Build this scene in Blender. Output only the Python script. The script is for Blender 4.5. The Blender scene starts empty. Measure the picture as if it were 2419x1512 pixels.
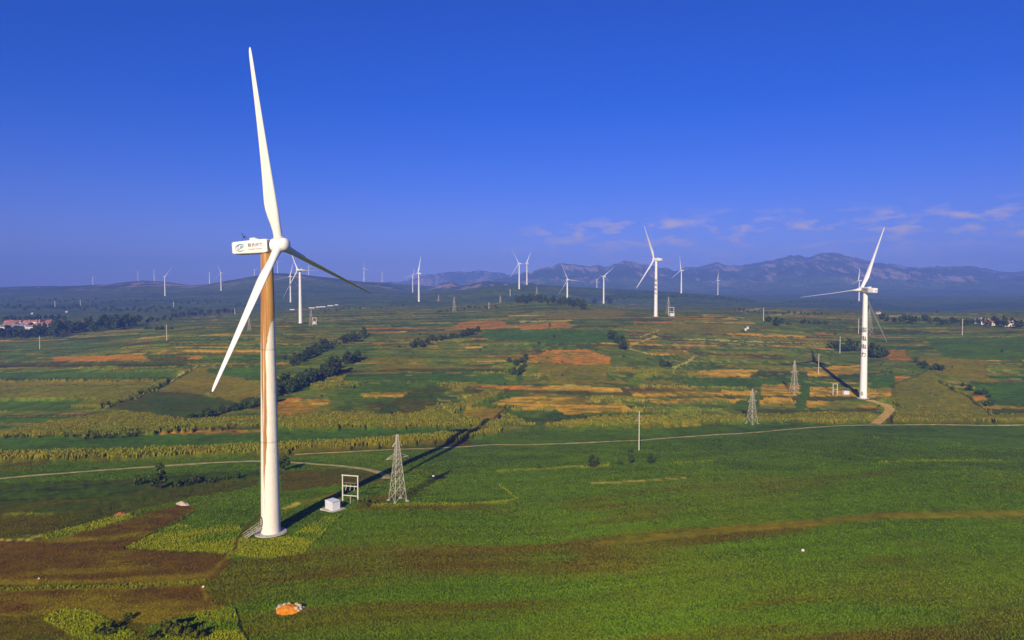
import bpy, math, random
import numpy as np
from mathutils import Matrix, Vector, Euler

# ------------------------------------------------------------------ camera
SC = bpy.context.scene
COL = SC.collection
F, CX, CY, HZ = 1613.0, 1209.5, 756.0, 690.0      # photo measured in a 2419 x 1512 frame
CAMZ = 54.0                                       # above the foot of the big turbine
PITCH = math.atan((CY - HZ) / F)
cam_d = bpy.data.cameras.new('camera'); cam = bpy.data.objects.new('camera', cam_d); COL.objects.link(cam)
cam_d.sensor_width = 36.0; cam_d.lens = 36.0 * F / 2419.0
cam_d.clip_start = 0.5; cam_d.clip_end = 60000
cam.location = (0, 0, CAMZ); cam.rotation_euler = (math.pi / 2 - PITCH, 0, 0)
SC.camera = cam

def ray(x, y):
    """direction of a photo pixel, scaled to forward component 1"""
    a, b = (x - CX) / F, -(y - CY) / F
    c, s = math.cos(-PITCH), math.sin(-PITCH)
    v = (a, c - b * s, s + b * c)
    return (v[0] / v[1], 1.0, v[2] / v[1])

def pt(x, y, Y):
    r = ray(x, y); return (r[0] * Y, Y, CAMZ + r[2] * Y)

# ------------------------------------------------------------------ light
_r = Vector(ray(1547, 1431)).normalized()         # the way the sunlight travels (antisolar point on the field)
SUN_EL = math.asin(-_r.z); SUN_AZ = math.atan2(-_r.x, -_r.y)
W = bpy.data.worlds.new('World'); SC.world = W; W.use_nodes = True
nt = W.node_tree; N = nt.nodes; L = nt.links
bg = N['Background']
sky = N.new('ShaderNodeTexSky'); sky.sky_type = 'NISHITA'; sky.sun_disc = False
sky.sun_elevation = SUN_EL; sky.sun_rotation = SUN_AZ; sky.altitude = 200
sky.air_density = 1.0; sky.dust_density = 0.3; sky.ozone_density = 4.0
hs = N.new('ShaderNodeHueSaturation'); hs.inputs['Saturation'].default_value = 1.45; hs.inputs['Hue'].default_value = 0.507
hs.inputs['Value'].default_value = 1.0
L.new(sky.outputs[0], hs.inputs['Color'])
tint = N.new('ShaderNodeMix'); tint.data_type = 'RGBA'; tint.blend_type = 'MULTIPLY'; tint.inputs[0].default_value = 1.0
L.new(hs.outputs[0], tint.inputs[6]); tint.inputs[7].default_value = (.62, .52, 1.18, 1)   # the picture's cool white balance
# thin fair-weather clouds low in the sky, all the way round
tc = N.new('ShaderNodeTexCoord'); sx = N.new('ShaderNodeSeparateXYZ'); L.new(tc.outputs['Generated'], sx.inputs[0])
mp = N.new('ShaderNodeMapping'); mp.inputs['Scale'].default_value = (20, 20, 66); mp.inputs['Location'].default_value = (7.3, 2.2, 1.9); L.new(tc.outputs['Generated'], mp.inputs[0])
nz = N.new('ShaderNodeTexNoise'); nz.inputs['Scale'].default_value = 1.15; nz.inputs['Detail'].default_value = 6; nz.inputs['Roughness'].default_value = 0.58
L.new(mp.outputs[0], nz.inputs['Vector'])
cr = N.new('ShaderNodeValToRGB'); cr.color_ramp.elements[0].position = 0.49; cr.color_ramp.elements[1].position = 0.70
L.new(nz.outputs[0], cr.inputs[0])
band = N.new('ShaderNodeValToRGB'); be = band.color_ramp.elements
be[0].position = 0.055; be[0].color = (0.35, 0.35, 0.35, 1); be[1].position = 0.118; be[1].color = (0, 0, 0, 1)
e = be.new(0.086); e.color = (1, 1, 1, 1)
L.new(sx.outputs['Z'], band.inputs[0])
mu = N.new('ShaderNodeMath'); mu.operation = 'MULTIPLY'; L.new(cr.outputs[0], mu.inputs[0]); L.new(band.outputs[0], mu.inputs[1])
dtb = N.new('ShaderNodeVectorMath'); dtb.operation = 'DOT_PRODUCT'; L.new(tc.outputs['Generated'], dtb.inputs[0]); dtb.inputs[1].default_value = (math.sin(math.radians(27)), math.cos(math.radians(27)), 0)
crb = N.new('ShaderNodeValToRGB'); crb.color_ramp.elements[0].position = 0.86; crb.color_ramp.elements[1].position = 0.945; L.new(dtb.outputs['Value'], crb.inputs[0])
mub = N.new('ShaderNodeMath'); mub.operation = 'MULTIPLY'; L.new(mu.outputs[0], mub.inputs[0]); L.new(crb.outputs[0], mub.inputs[1])   # one drift of cloud over the mountains
mu2 = N.new('ShaderNodeMath'); mu2.operation = 'MULTIPLY'; L.new(mub.outputs[0], mu2.inputs[0]); mu2.inputs[1].default_value = 1.5; mu2.use_clamp = True
mx = N.new('ShaderNodeMix'); mx.data_type = 'RGBA'; L.new(mu2.outputs[0], mx.inputs[0]); L.new(tint.outputs[2], mx.inputs[6])
mx.inputs[7].default_value = (6.5, 5.2, 6.6, 1)
L.new(mx.outputs[2], bg.inputs[0]); bg.inputs[1].default_value = 0.08

sd = bpy.data.lights.new('sun', 'SUN'); sun = bpy.data.objects.new('sun', sd); COL.objects.link(sun)
sd.energy = 5.0; sd.angle = math.radians(0.5); sd.color = (1.0, 0.84, 0.56)
sun.rotation_euler = _r.to_track_quat('-Z', 'Y').to_euler()
vs = SC.view_settings; vs.view_transform = 'Standard'; vs.look = 'None'; vs.exposure = 0.38; vs.gamma = 1.0; vs.use_curve_mapping = False
SC.cycles.max_bounces = 5; SC.cycles.volume_bounces = 0

# ------------------------------------------------------------------ helpers
rng = np.random.default_rng(11); random.seed(5)

def hash2(i, j, seed=0):
    i = i.astype(np.int64); j = j.astype(np.int64)
    h = (i * 374761393 + j * 668265263 + seed * 1442695041) & 0xFFFFFFFF
    h = ((h ^ (h >> 13)) * 1274126177) & 0xFFFFFFFF
    h = (h ^ (h >> 16)) & 0xFFFFFFFF
    return h / 4294967295.0

def vnoise(x, y, seed=0):
    xi = np.floor(x); yi = np.floor(y); u = x - xi; v = y - yi
    u = u * u * (3 - 2 * u); v = v * v * (3 - 2 * v)
    a = hash2(xi, yi, seed); b = hash2(xi + 1, yi, seed); c = hash2(xi, yi + 1, seed); d = hash2(xi + 1, yi + 1, seed)
    return (a + (b - a) * u) * (1 - v) + (c + (d - c) * u) * v

def fbm(x, y, seed=0, o=4):
    s = 0; a = .5; t = 0
    for k in range(o):
        s = s + a * vnoise(x * 2 ** k + 17.3 * k, y * 2 ** k - 9.1 * k, seed + k); t += a; a *= .5
    return s / t

def sstep(a, b, x):
    t = np.clip((x - a) / (b - a), 0, 1); return t * t * (3 - 2 * t)

def mesh_np(name, V, Fc, mat=None, cols=None, smooth=False):
    V = np.asarray(V, np.float32); Fc = np.asarray(Fc, np.int32)
    me = bpy.data.meshes.new(name); k = Fc.shape[1]
    me.vertices.add(len(V)); me.vertices.foreach_set('co', V.ravel())
    me.loops.add(Fc.size); me.loops.foreach_set('vertex_index', Fc.ravel())
    me.polygons.add(len(Fc)); me.polygons.foreach_set('loop_start', np.arange(0, Fc.size, k, dtype=np.int32))
    me.polygons.foreach_set('loop_total', np.full(len(Fc), k, np.int32))
    if smooth: me.polygons.foreach_set('use_smooth', np.ones(len(Fc), bool))
    me.update(calc_edges=True)
    if cols is not None:
        at = me.color_attributes.new('Col', 'FLOAT_COLOR', 'POINT')
        c4 = np.ones((len(V), 4), np.float32); c4[:, :3] = cols; at.data.foreach_set('color', c4.ravel())
    if mat: me.materials.append(mat)
    return me

def link(name, me, parent=None, loc=None, rz=None, mat4=None):
    o = bpy.data.objects.new(name, me); COL.objects.link(o)
    if parent is not None: o.parent = parent
    if loc is not None: o.location = loc
    if rz is not None: o.rotation_euler = (0, 0, rz)
    if mat4 is not None: o.matrix_local = mat4
    return o

def thing(name, label, cat, loc=(0, 0, 0), rz=0, group=None):
    o = link(name, None, None, loc, rz); tag(o, label, cat, group); return o

def tag(o, label, cat, group=None):
    o['label'] = label; o['category'] = cat
    if group: o['group'] = group
    return o

class MB:
    """collects simple solids into one mesh"""
    def __init__(s): s.v = []; s.f = []
    def add(s, v, f):
        n = len(s.v); s.v += [tuple(p) for p in v]; s.f += [tuple(i + n for i in q) for q in f]; return s
    def box(s, x0, x1, y0, y1, z0, z1):
        return s.add([(x0, y0, z0), (x1, y0, z0), (x1, y1, z0), (x0, y1, z0), (x0, y0, z1), (x1, y0, z1), (x1, y1, z1), (x0, y1, z1)],
                     [(0, 3, 2, 1), (4, 5, 6, 7), (0, 1, 5, 4), (1, 2, 6, 5), (2, 3, 7, 6), (3, 0, 4, 7)])
    def bar(s, a, b, r0, r1=None, n=4):
        a = Vector(a); b = Vector(b); r1 = r0 if r1 is None else r1
        d = (b - a).normalized(); u = d.orthogonal().normalized(); w = d.cross(u)
        v = []
        for P, r in ((a, r0), (b, r1)):
            for k in range(n):
                t = 2 * math.pi * (k + .5) / n; v.append(P + u * (r * math.cos(t)) + w * (r * math.sin(t)))
        f = [(k, (k + 1) % n, n + (k + 1) % n, n + k) for k in range(n)] + [tuple(reversed(range(n))), tuple(range(n, 2 * n))]
        return s.add(v, f)
    def lathe(s, prof, n=32, ax='z'):
        v = []; f = []
        for (r, z) in prof:
            for k in range(n):
                t = 2 * math.pi * k / n
                p = (r * math.cos(t), r * math.sin(t), z)
                v.append(p if ax == 'z' else (p[2], p[0], p[1]))
        m = len(prof)
        for i in range(m - 1):
            for k in range(n):
                f.append((i * n + k, i * n + (k + 1) % n, (i + 1) * n + (k + 1) % n, (i + 1) * n + k))
        f.append(tuple(reversed(range(n)))); f.append(tuple(range((m - 1) * n, m * n)))
        return s.add(v, f)
    def mesh(s, name, mat, smooth=False, bevel=0, auto=None):
        me = bpy.data.meshes.new(name); me.from_pydata(s.v, [], s.f); me.update()
        if mat: me.materials.append(mat)
        if bevel:
            import bmesh
            bm = bmesh.new(); bm.from_mesh(me)
            bmesh.ops.bevel(bm, geom=list(bm.edges), offset=bevel, segments=2, affect='EDGES', profile=.5)
            bm.to_mesh(me); bm.free()
        if smooth:
            me.polygons.foreach_set('use_smooth', np.ones(len(me.polygons), bool))
            me.set_sharp_from_angle(angle=math.radians(auto or 40))
        return me

# ------------------------------------------------------------------ materials
def principled(name, rough=.6, spec=.3):
    m = bpy.data.materials.new(name); m.use_nodes = True
    b = m.node_tree.nodes['Principled BSDF']; b.inputs['Roughness'].default_value = rough
    b.inputs['Specular IOR Level'].default_value = spec
    return m, m.node_tree, b

def M_noise(name, c, var=.15, scale=1.5, rough=.6, spec=.3, c2=None, detail=5, bump=0, coords='Object', metallic=0):
    m, t, b = principled(name, rough, spec)
    tcn = t.nodes.new('ShaderNodeTexCoord'); n = t.nodes.new('ShaderNodeTexNoise')
    n.inputs['Scale'].default_value = scale; n.inputs['Detail'].default_value = detail; n.inputs['Roughness'].default_value = .62
    t.links.new(tcn.outputs[coords], n.inputs['Vector'])
    r = t.nodes.new('ShaderNodeValToRGB')
    c2 = c2 or tuple(max(0, q * (1 - 2 * var)) for q in c)
    hi = tuple(min(1, q * (1 + var)) for q in c)
    r.color_ramp.elements[0].position = .3; r.color_ramp.elements[1].position = .72
    r.color_ramp.elements[0].color = (*c2, 1); r.color_ramp.elements[1].color = (*hi, 1)
    t.links.new(n.outputs[0], r.inputs[0]); t.links.new(r.outputs[0], b.inputs['Base Color'])
    b.inputs['Metallic'].default_value = metallic
    if bump:
        bp = t.nodes.new('ShaderNodeBump'); bp.inputs['Strength'].default_value = bump; bp.inputs['Distance'].default_value = .1
        t.links.new(n.outputs[0], bp.inputs['Height']); t.links.new(bp.outputs[0], b.inputs['Normal'])
    return m

def M_attr(name, rough=1.0, spec=.05, noise=(), bump=0, trans=0):
    """colour from the mesh's own 'Col' attribute, broken up by noise of several grain sizes (scale, low, high)"""
    m, t, b = principled(name, rough, spec)
    at = t.nodes.new('ShaderNodeAttribute'); at.attribute_name = 'Col'
    out = at.outputs['Color']
    tcn = t.nodes.new('ShaderNodeTexCoord'); last = None
    for (sc, lo, hi) in noise:
        n = t.nodes.new('ShaderNodeTexNoise'); n.inputs['Scale'].default_value = sc; n.inputs['Detail'].default_value = 4; n.inputs['Roughness'].default_value = .65
        t.links.new(tcn.outputs['Object'], n.inputs['Vector']); last = n
        mr = t.nodes.new('ShaderNodeMapRange'); mr.inputs[1].default_value = .3; mr.inputs[2].default_value = .7
        mr.inputs[3].default_value = lo; mr.inputs[4].default_value = hi
        t.links.new(n.outputs[0], mr.inputs[0])
        vm = t.nodes.new('ShaderNodeVectorMath'); vm.operation = 'SCALE'
        t.links.new(out, vm.inputs[0]); t.links.new(mr.outputs[0], vm.inputs['Scale']); out = vm.outputs[0]
    t.links.new(out, b.inputs['Base Color'])
    if bump and last:
        bp = t.nodes.new('ShaderNodeBump'); bp.inputs['Strength'].default_value = bump; bp.inputs['Distance'].default_value = .3
        t.links.new(last.outputs[0], bp.inputs['Height']); t.links.new(bp.outputs[0], b.inputs['Normal'])
    return m

m_ground = M_attr('farm_ground', noise=((.035, .78, 1.22), (.3, .62, 1.35), (1.9, .78, 1.2)), bump=.5)
m_crop = M_attr('crop_leaf', rough=.8, spec=.1)
m_white = M_noise('turbine_white_paint', (.80, .79, .76), var=.03, scale=.25, rough=.42, spec=.4)
m_tower = M_attr('tower_paint', rough=.45, spec=.4, noise=((.9, .94, 1.03), (6, .95, 1.03)))
m_grey = M_noise('grey_gelcoat', (.46, .46, .45), var=.08, scale=.8, rough=.5)
m_concrete = M_noise('concrete', (.47, .44, .37), var=.18, scale=1.3, rough=.9, spec=.1, bump=.2)
m_steel = M_noise('galvanised_steel', (.44, .41, .31), var=.12, scale=3, rough=.6, metallic=.1)
m_pole = M_noise('spun_concrete_pole', (.62, .58, .48), var=.1, scale=2, rough=.85, spec=.1)
m_black = M_noise('black_lettering', (.03, .03, .035), var=.1, scale=4, rough=.5)
m_teal = M_noise('teal_logo_paint', (.06, .22, .25), var=.05, scale=3, rough=.5)
m_blue = M_noise('blue_logo_paint', (.05, .13, .28), var=.05, scale=3, rough=.5)
m_tan = M_noise('tan_lettering', (.30, .20, .16), var=.05, scale=3, rough=.5)
m_dark = M_noise('dark_rubber_seal', (.05, .05, .055), var=.1, scale=5, rough=.6)
m_cab = M_noise('cabinet_white_enamel', (.74, .75, .78), var=.05, scale=2, rough=.4)
m_cabd = M_noise('cabinet_door_enamel', (.58, .60, .64), var=.05, scale=2, rough=.4)
m_porc = M_noise('brown_porcelain', (.16, .08, .05), var=.1, scale=6, rough=.3)
m_bark = M_noise('bark', (.075, .055, .04), var=.3, scale=5, rough=.95, spec=.05)
m_track = M_noise('packed_earth', (.56, .44, .18), var=.2, c2=(.22, .20, .04), scale=.35, rough=1, spec=.05, bump=.3, coords='Object')
m_tan_soil = M_noise('pale_sandy_track', (.62, .41, .09), var=.2, scale=.5, rough=1, spec=.05, bump=.3)
m_orange = M_noise('orange_sandy_soil', (.72, .25, .022), var=.2, scale=1.2, rough=1, spec=.05, bump=.4)
m_stone = M_noise('pale_rubble', (.50, .42, .30), var=.2, scale=2.5, rough=.95, spec=.1, bump=.3)
m_sack = M_noise('white_woven_sack', (.72, .66, .55), var=.1, scale=4, rough=.8)
m_water = M_noise('muddy_water', (.035, .035, .045), var=.2, scale=.8, rough=.25, spec=.5)

# ------------------------------------------------------------------ wind turbines: where they stand
# hub pixel, foot pixel, forward distance (from the 65 m hub height), rotor heading, blade angle
TB = {  # name: (foot_x, foot_y, Y, yaw, phase)
 'main': (640, 1259, 153.3, -13.7, -14.3), 'right': (2039, 941, 408, 105.5, 96.7), 'mid': (1549, 747.5, 779, 127.4, 144.3),
 'a10': (710, 764, 837, 238, -28), 'a14': (989.6, 712.5, 1577, 139, -14), 'a9': (686.5, 714, 1730, 132, -16),
 'a4': (390, 699, 2356, 128, -36), 'a18': (1340, 733, 1462, -74, -24), 'a19': (1426, 717, 1664, 112, -52),
 'a16': (1226.5, 683, 1747, 120, 28), 'a17': (1244.6, 673, 2068, 124, -26), 'a22': (1609.3, 693, 1942, 122, 6),
 'a23': (1695.7, 699, 2888, 130, -14), 'a24': (2029, 712, 2140, 128, -12), 'a15': (975, 691, 2900, 130, 100),
 'a20': (1410, 689, 3700, 120, 60), 'a6': (522.4, 686.6, 2502, 125, 20), 'a5': (495.3, 676, 3430, 100, -62),
 'a12': (860, 666.4, 3216, 60, 10), 'a13': (903, 670.5, 4200, 110, -60), 'a1': (220, 680, 3900, 95, 4),
 'a3': (364.6, 667.3, 3800, 100, 0), 'a2': (326.2, 668, 4300, 100, 60), 'a7': (601.5, 668, 3500, 110, -58),
 'a8': (655.8, 649, 3400, 100, 35), 'a11': (729.2, 660, 3500, 100, 20),
}
# ------------------------------------------------------------------ terrain heights from things of known size
CP = [(v[0], v[1], v[2]) for k, v in TB.items() if k not in ('a20',)]
CP += [(939, 1182, 178), (786, 1204, 170), (1509.5, 1064, 255), (1776, 1002, 341), (1876, 931, 420), (1933, 885, 485), (1927, 856, 530),
       (1984, 835, 590), (2028, 789, 690), (2273, 794, 640), (1803.5, 760, 733), (394, 804, 637), (94, 825, 756), (90, 780, 1000),
       (300, 960, 382), (0, 1130, 220), (300, 1002, 335), (1115, 1027, 312), (1010, 1085, 245), (820, 1110, 225), (1400, 940, 400), (1400, 850, 510), (1400, 790, 620),
       (1400, 742, 850), (1300, 722, 980), (1180, 727, 1040), (1100, 747, 900), (1000, 780, 720), (800, 832, 560), (700, 885, 462),
       (1550, 776, 680), (1700, 742, 870), (1750, 735, 1060), (1750, 714, 1850), (2300, 748, 920), (2400, 800, 600), (2400, 1002, 330),
       (2300, 900, 430), (1209, 1505, 106), (0, 1500, 107), (2400, 1500, 108), (0, 1300, 143), (1800, 1200, 172), (2400, 1150, 190),
       (1200, 1250, 158), (1500, 1150, 196), (2100, 1060, 250), (400, 1150, 200), (150, 900, 520), (500, 900, 470), (560, 960, 375), (1200, 960, 385), (1100, 880, 480), (1200, 830, 560),
       (1650, 900, 460), (1650, 830, 570), (2200, 850, 500), (250, 735, 1500), (550, 735, 1450), (50, 712, 2300), (850, 728, 1250),
       (2350, 735, 1300), (2200, 740, 1500), (1900, 730, 1250), (1100, 715, 1500), (1300, 712, 1250)]
cpt = []; cpz = []
for (x, y, Y) in CP:
    p = pt(x, y, Y); cpt.append((math.atan2(p[0], p[1]) * 2.2, math.log(math.hypot(p[0], p[1])))); cpz.append(p[2])
for th in (-40, -25, -10, 5, 20, 40):                       # near apron and far base level
    for r, z in ((40, 0), (60, 0), (5200, 45), (9000, 50)):
        cpt.append((math.radians(th) * 2.2, math.log(r))); cpz.append(z)
cpt = np.array(cpt); cpz = np.array(cpz, float)
def _k(d2): return d2 * np.log(np.maximum(d2, 1e-12)) * .5
_A = _k(((cpt[:, None] - cpt[None]) ** 2).sum(-1)); _n = len(cpt)
_A[np.arange(_n), np.arange(_n)] += 2e-3
_P = np.c_[np.ones(_n), cpt]
_S = np.linalg.solve(np.block([[_A, _P], [_P.T, np.zeros((3, 3))]]), np.r_[cpz, 0, 0, 0])
def tps(th, lr):
    q = np.stack([th.ravel() * 2.2, lr.ravel()], 1); out = np.empty(len(q))
    for i in range(0, len(q), 20000):
        s = q[i:i + 20000]; out[i:i + 20000] = _k(((s[:, None] - cpt[None]) ** 2).sum(-1)) @ _S[:_n] + _S[_n] + s @ _S[_n + 1:]
    return out.reshape(th.shape)

# ridge lines: (crest pixels), crest distance, reach towards the viewer, reach behind, roughness
RID = [
 ([(-700, 640), (-300, 668), (-100, 676), (0, 679), (90, 677), (180, 676), (260, 672), (340, 664), (400, 668), (450, 674), (490, 672), (540, 662), (600, 651), (640, 647), (690, 650),
   (740, 655), (800, 662), (870, 667), (930, 676), (990, 692), (1060, 720)], 3700, 900, 900, 10),
 ([(930, 715), (985, 692), (1030, 676), (1062, 667), (1090, 676), (1115, 668), (1150, 664), (1185, 668), (1215, 670), (1260, 672), (1320, 690), (1400, 705)], 3400, 700, 700, 18),
 ([(900, 670), (960, 662), (1010, 652), (1060, 645), (1130, 640), (1200, 648), (1280, 650)], 7600, 1100, 900, 30),
 ([(1040, 690), (1150, 668), (1240, 645), (1285, 632), (1325, 625), (1380, 628), (1435, 632), (1475, 619), (1510, 624), (1548, 637), (1600, 640), (1640, 632), (1690, 622), (1725, 628),
   (1765, 627), (1805, 617), (1845, 611), (1872, 605), (1890, 603), (1908, 610), (1932, 602), (1965, 601), (1992, 606), (2025, 616), (2065, 623), (2115, 629),
   (2155, 633), (2205, 629), (2265, 630), (2325, 636), (2385, 643), (2450, 640), (2600, 630), (3000, 625)], 6100, 1500, 1500, 40),
 ([(1420, 698), (1470, 690), (1530, 689), (1610, 692), (1680, 697), (1740, 704), (1800, 713), (1860, 712), (1920, 705), (1985, 705), (2040, 708), (2100, 714), (2160, 726), (2230, 742)], 2080, 330, 420, 4),
]
# polar sheet, fine where the photograph looks
th_f = np.radians(np.arange(-46, 46.01, .0955))
th_o = np.radians(np.r_[np.arange(50, 90, 4), np.arange(90, 181, 10)])
TH = np.r_[-th_o[::-1], th_f, th_o]
R = np.r_[12., 30., 48., 1 / np.linspace(1 / 60., 1 / 330., 265), np.linspace(333.4, 1110, 228), np.exp(np.linspace(math.log(1118), math.log(3000), 125))[0:], np.exp(np.linspace(math.log(3020), math.log(9200), 135)), 12000, 20000, 40000]
T2, R2 = np.meshgrid(TH, R, indexing='xy')                 # rows = distance
LR = np.log(R2)
thc = np.clip(T2, -math.radians(46), math.radians(46))
# coarse solve, then interpolate
tg = np.radians(np.linspace(-46, 46, 140)); lg = np.linspace(math.log(12), math.log(40000), 200)
Zg = tps(*np.meshgrid(tg, np.clip(lg, math.log(40), math.log(9000)), indexing='xy'))
def bil(Zg, tg, lg, t, l):
    a = np.clip((t - tg[0]) / (tg[1] - tg[0]), 0, len(tg) - 1.001); b = np.clip((l - lg[0]) / (lg[1] - lg[0]), 0, len(lg) - 1.001)
    i = a.astype(int); j = b.astype(int); u = a - i; v = b - j
    return (Zg[j, i] * (1 - u) + Zg[j, i + 1] * u) * (1 - v) + (Zg[j + 1, i] * (1 - u) + Zg[j + 1, i + 1] * u) * v
XW = R2 * np.sin(T2); YW = R2 * np.cos(T2)
Z = bil(Zg, tg, lg, thc, LR)
MOUNT = np.zeros_like(Z)
for idx, (cp, Yc, wf, wb, rough) in enumerate(RID):
    cx = np.array([c[0] for c in cp]); tt = np.arctan((cx - CX) / F)
    zz = np.array([pt(c[0], c[1], Yc)[2] for c in cp])
    crest = np.interp(np.clip(T2, -1.2, 1.2), tt, zz, left=zz[0] if idx == 0 else 0, right=zz[-1] if idx == 3 else 0)
    if rough > 20: crest = crest + (fbm(T2 * 55, T2 * 0 + 3, 45 + idx, 3) - .5) * 34 + (fbm(T2 * 210, T2 * 0 + 7, 48 + idx, 2) - .5) * 16
    edge = np.ones_like(T2)
    if idx != 0: edge = edge * sstep(tt[0] - .06, tt[0] + .02, T2)
    if idx != 3: edge = edge * sstep(tt[-1] + .06, tt[-1] - .02, T2)
    Yd = R2 * np.cos(np.clip(T2, -1.0, 1.0))
    dY = Yd - Yc * (1 + .06 * (fbm(T2 * 14, T2 * 0 + idx, 40 + idx) - .5))
    sh = np.where(dY < 0, np.exp(-(dY / wf) ** 2), np.exp(-(dY / wb) ** 2))
    rid = .6 * (1 - np.abs(2 * fbm(XW / 420, YW / 420, 60 + idx, 5) - 1)) + .4 * (1 - np.abs(2 * fbm(XW / 170, YW / 300, 66 + idx, 4) - 1))
    nz_ = (rid - .78) * rough * 3.2 * np.clip(1.35 - sh, .35, 1) * sstep(0.02, .3, sh)
    add = np.maximum(crest - Z, 0) * sh * edge
    Z = Z + add + nz_ * edge * (1 if rough > 8 else .4) * sstep(3, 25, add)
    MOUNT = np.maximum(MOUNT, sstep(.12, .45, sh) * edge * sstep(4, 30, np.maximum(crest - 55, 0)) * (rough > 8))
# gentle natural swell
Z += (fbm(XW / 60, YW / 60, 3) - .5) * 1.1 * sstep(180, 420, R2) + (fbm(XW / 240, YW / 240, 9) - .5) * 7 * sstep(700, 1600, R2) * (1 - MOUNT)
# settle the sheet exactly under every turbine
lrT = []
for k, v in TB.items():
    p = pt(*v[:3]); lrT.append((math.atan2(p[0], p[1]), math.log(math.hypot(p[0], p[1])), p[2]))
def gheight_raw(t, l, Zm):
    ti = np.searchsorted(TH, t) - 1; li = np.searchsorted(np.log(R), l) - 1
    ti = np.clip(ti, 0, len(TH) - 2); li = np.clip(li, 0, len(R) - 2)
    u = (t - TH[ti]) / (TH[ti + 1] - TH[ti]); lr = np.log(R)
    v = (np.exp(l) - R[li]) / (R[li + 1] - R[li])
    return (Zm[li, ti] * (1 - u) + Zm[li, ti + 1] * u) * (1 - v) + (Zm[li + 1, ti] * (1 - u) + Zm[li + 1, ti + 1] * u) * v
for (t, l, z) in lrT:
    d = z - float(gheight_raw(np.array(t), np.array(l), Z))
    if abs(d) > .3:
        d = max(-60, min(60, d))
        sig = .03 if l < 7.6 else .022
        Z += d * np.exp(-((T2 - t) / sig) ** 2 - ((LR - l) / .09) ** 2)
def ground(x, y):
    """height of the bare ground at a world position"""
    x = np.asarray(x, float); y = np.asarray(y, float)
    return gheight_raw(np.arctan2(x, y), np.log(np.hypot(x, y)), Z)
def hit(x, y, guess=None):
    """where a photo pixel meets the ground (first hit along its ray)"""
    r = ray(x, y)
    Ys = np.r_[np.linspace(80, 400, 641), np.linspace(401, 1200, 800), np.exp(np.linspace(math.log(1203), math.log(9000), 500))]
    g = ground(r[0] * Ys, Ys); zr = CAMZ + r[2] * Ys
    below = np.nonzero(zr <= g)[0]
    if len(below) == 0: return None
    i = below[0]
    if i == 0: Y = Ys[0]
    else:
        a = zr[i - 1] - g[i - 1]; b = zr[i] - g[i]; Y = Ys[i - 1] + (Ys[i] - Ys[i - 1]) * a / max(a - b, 1e-9)
    return (r[0] * Y, Y, float(ground(r[0] * Y, Y)))

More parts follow.
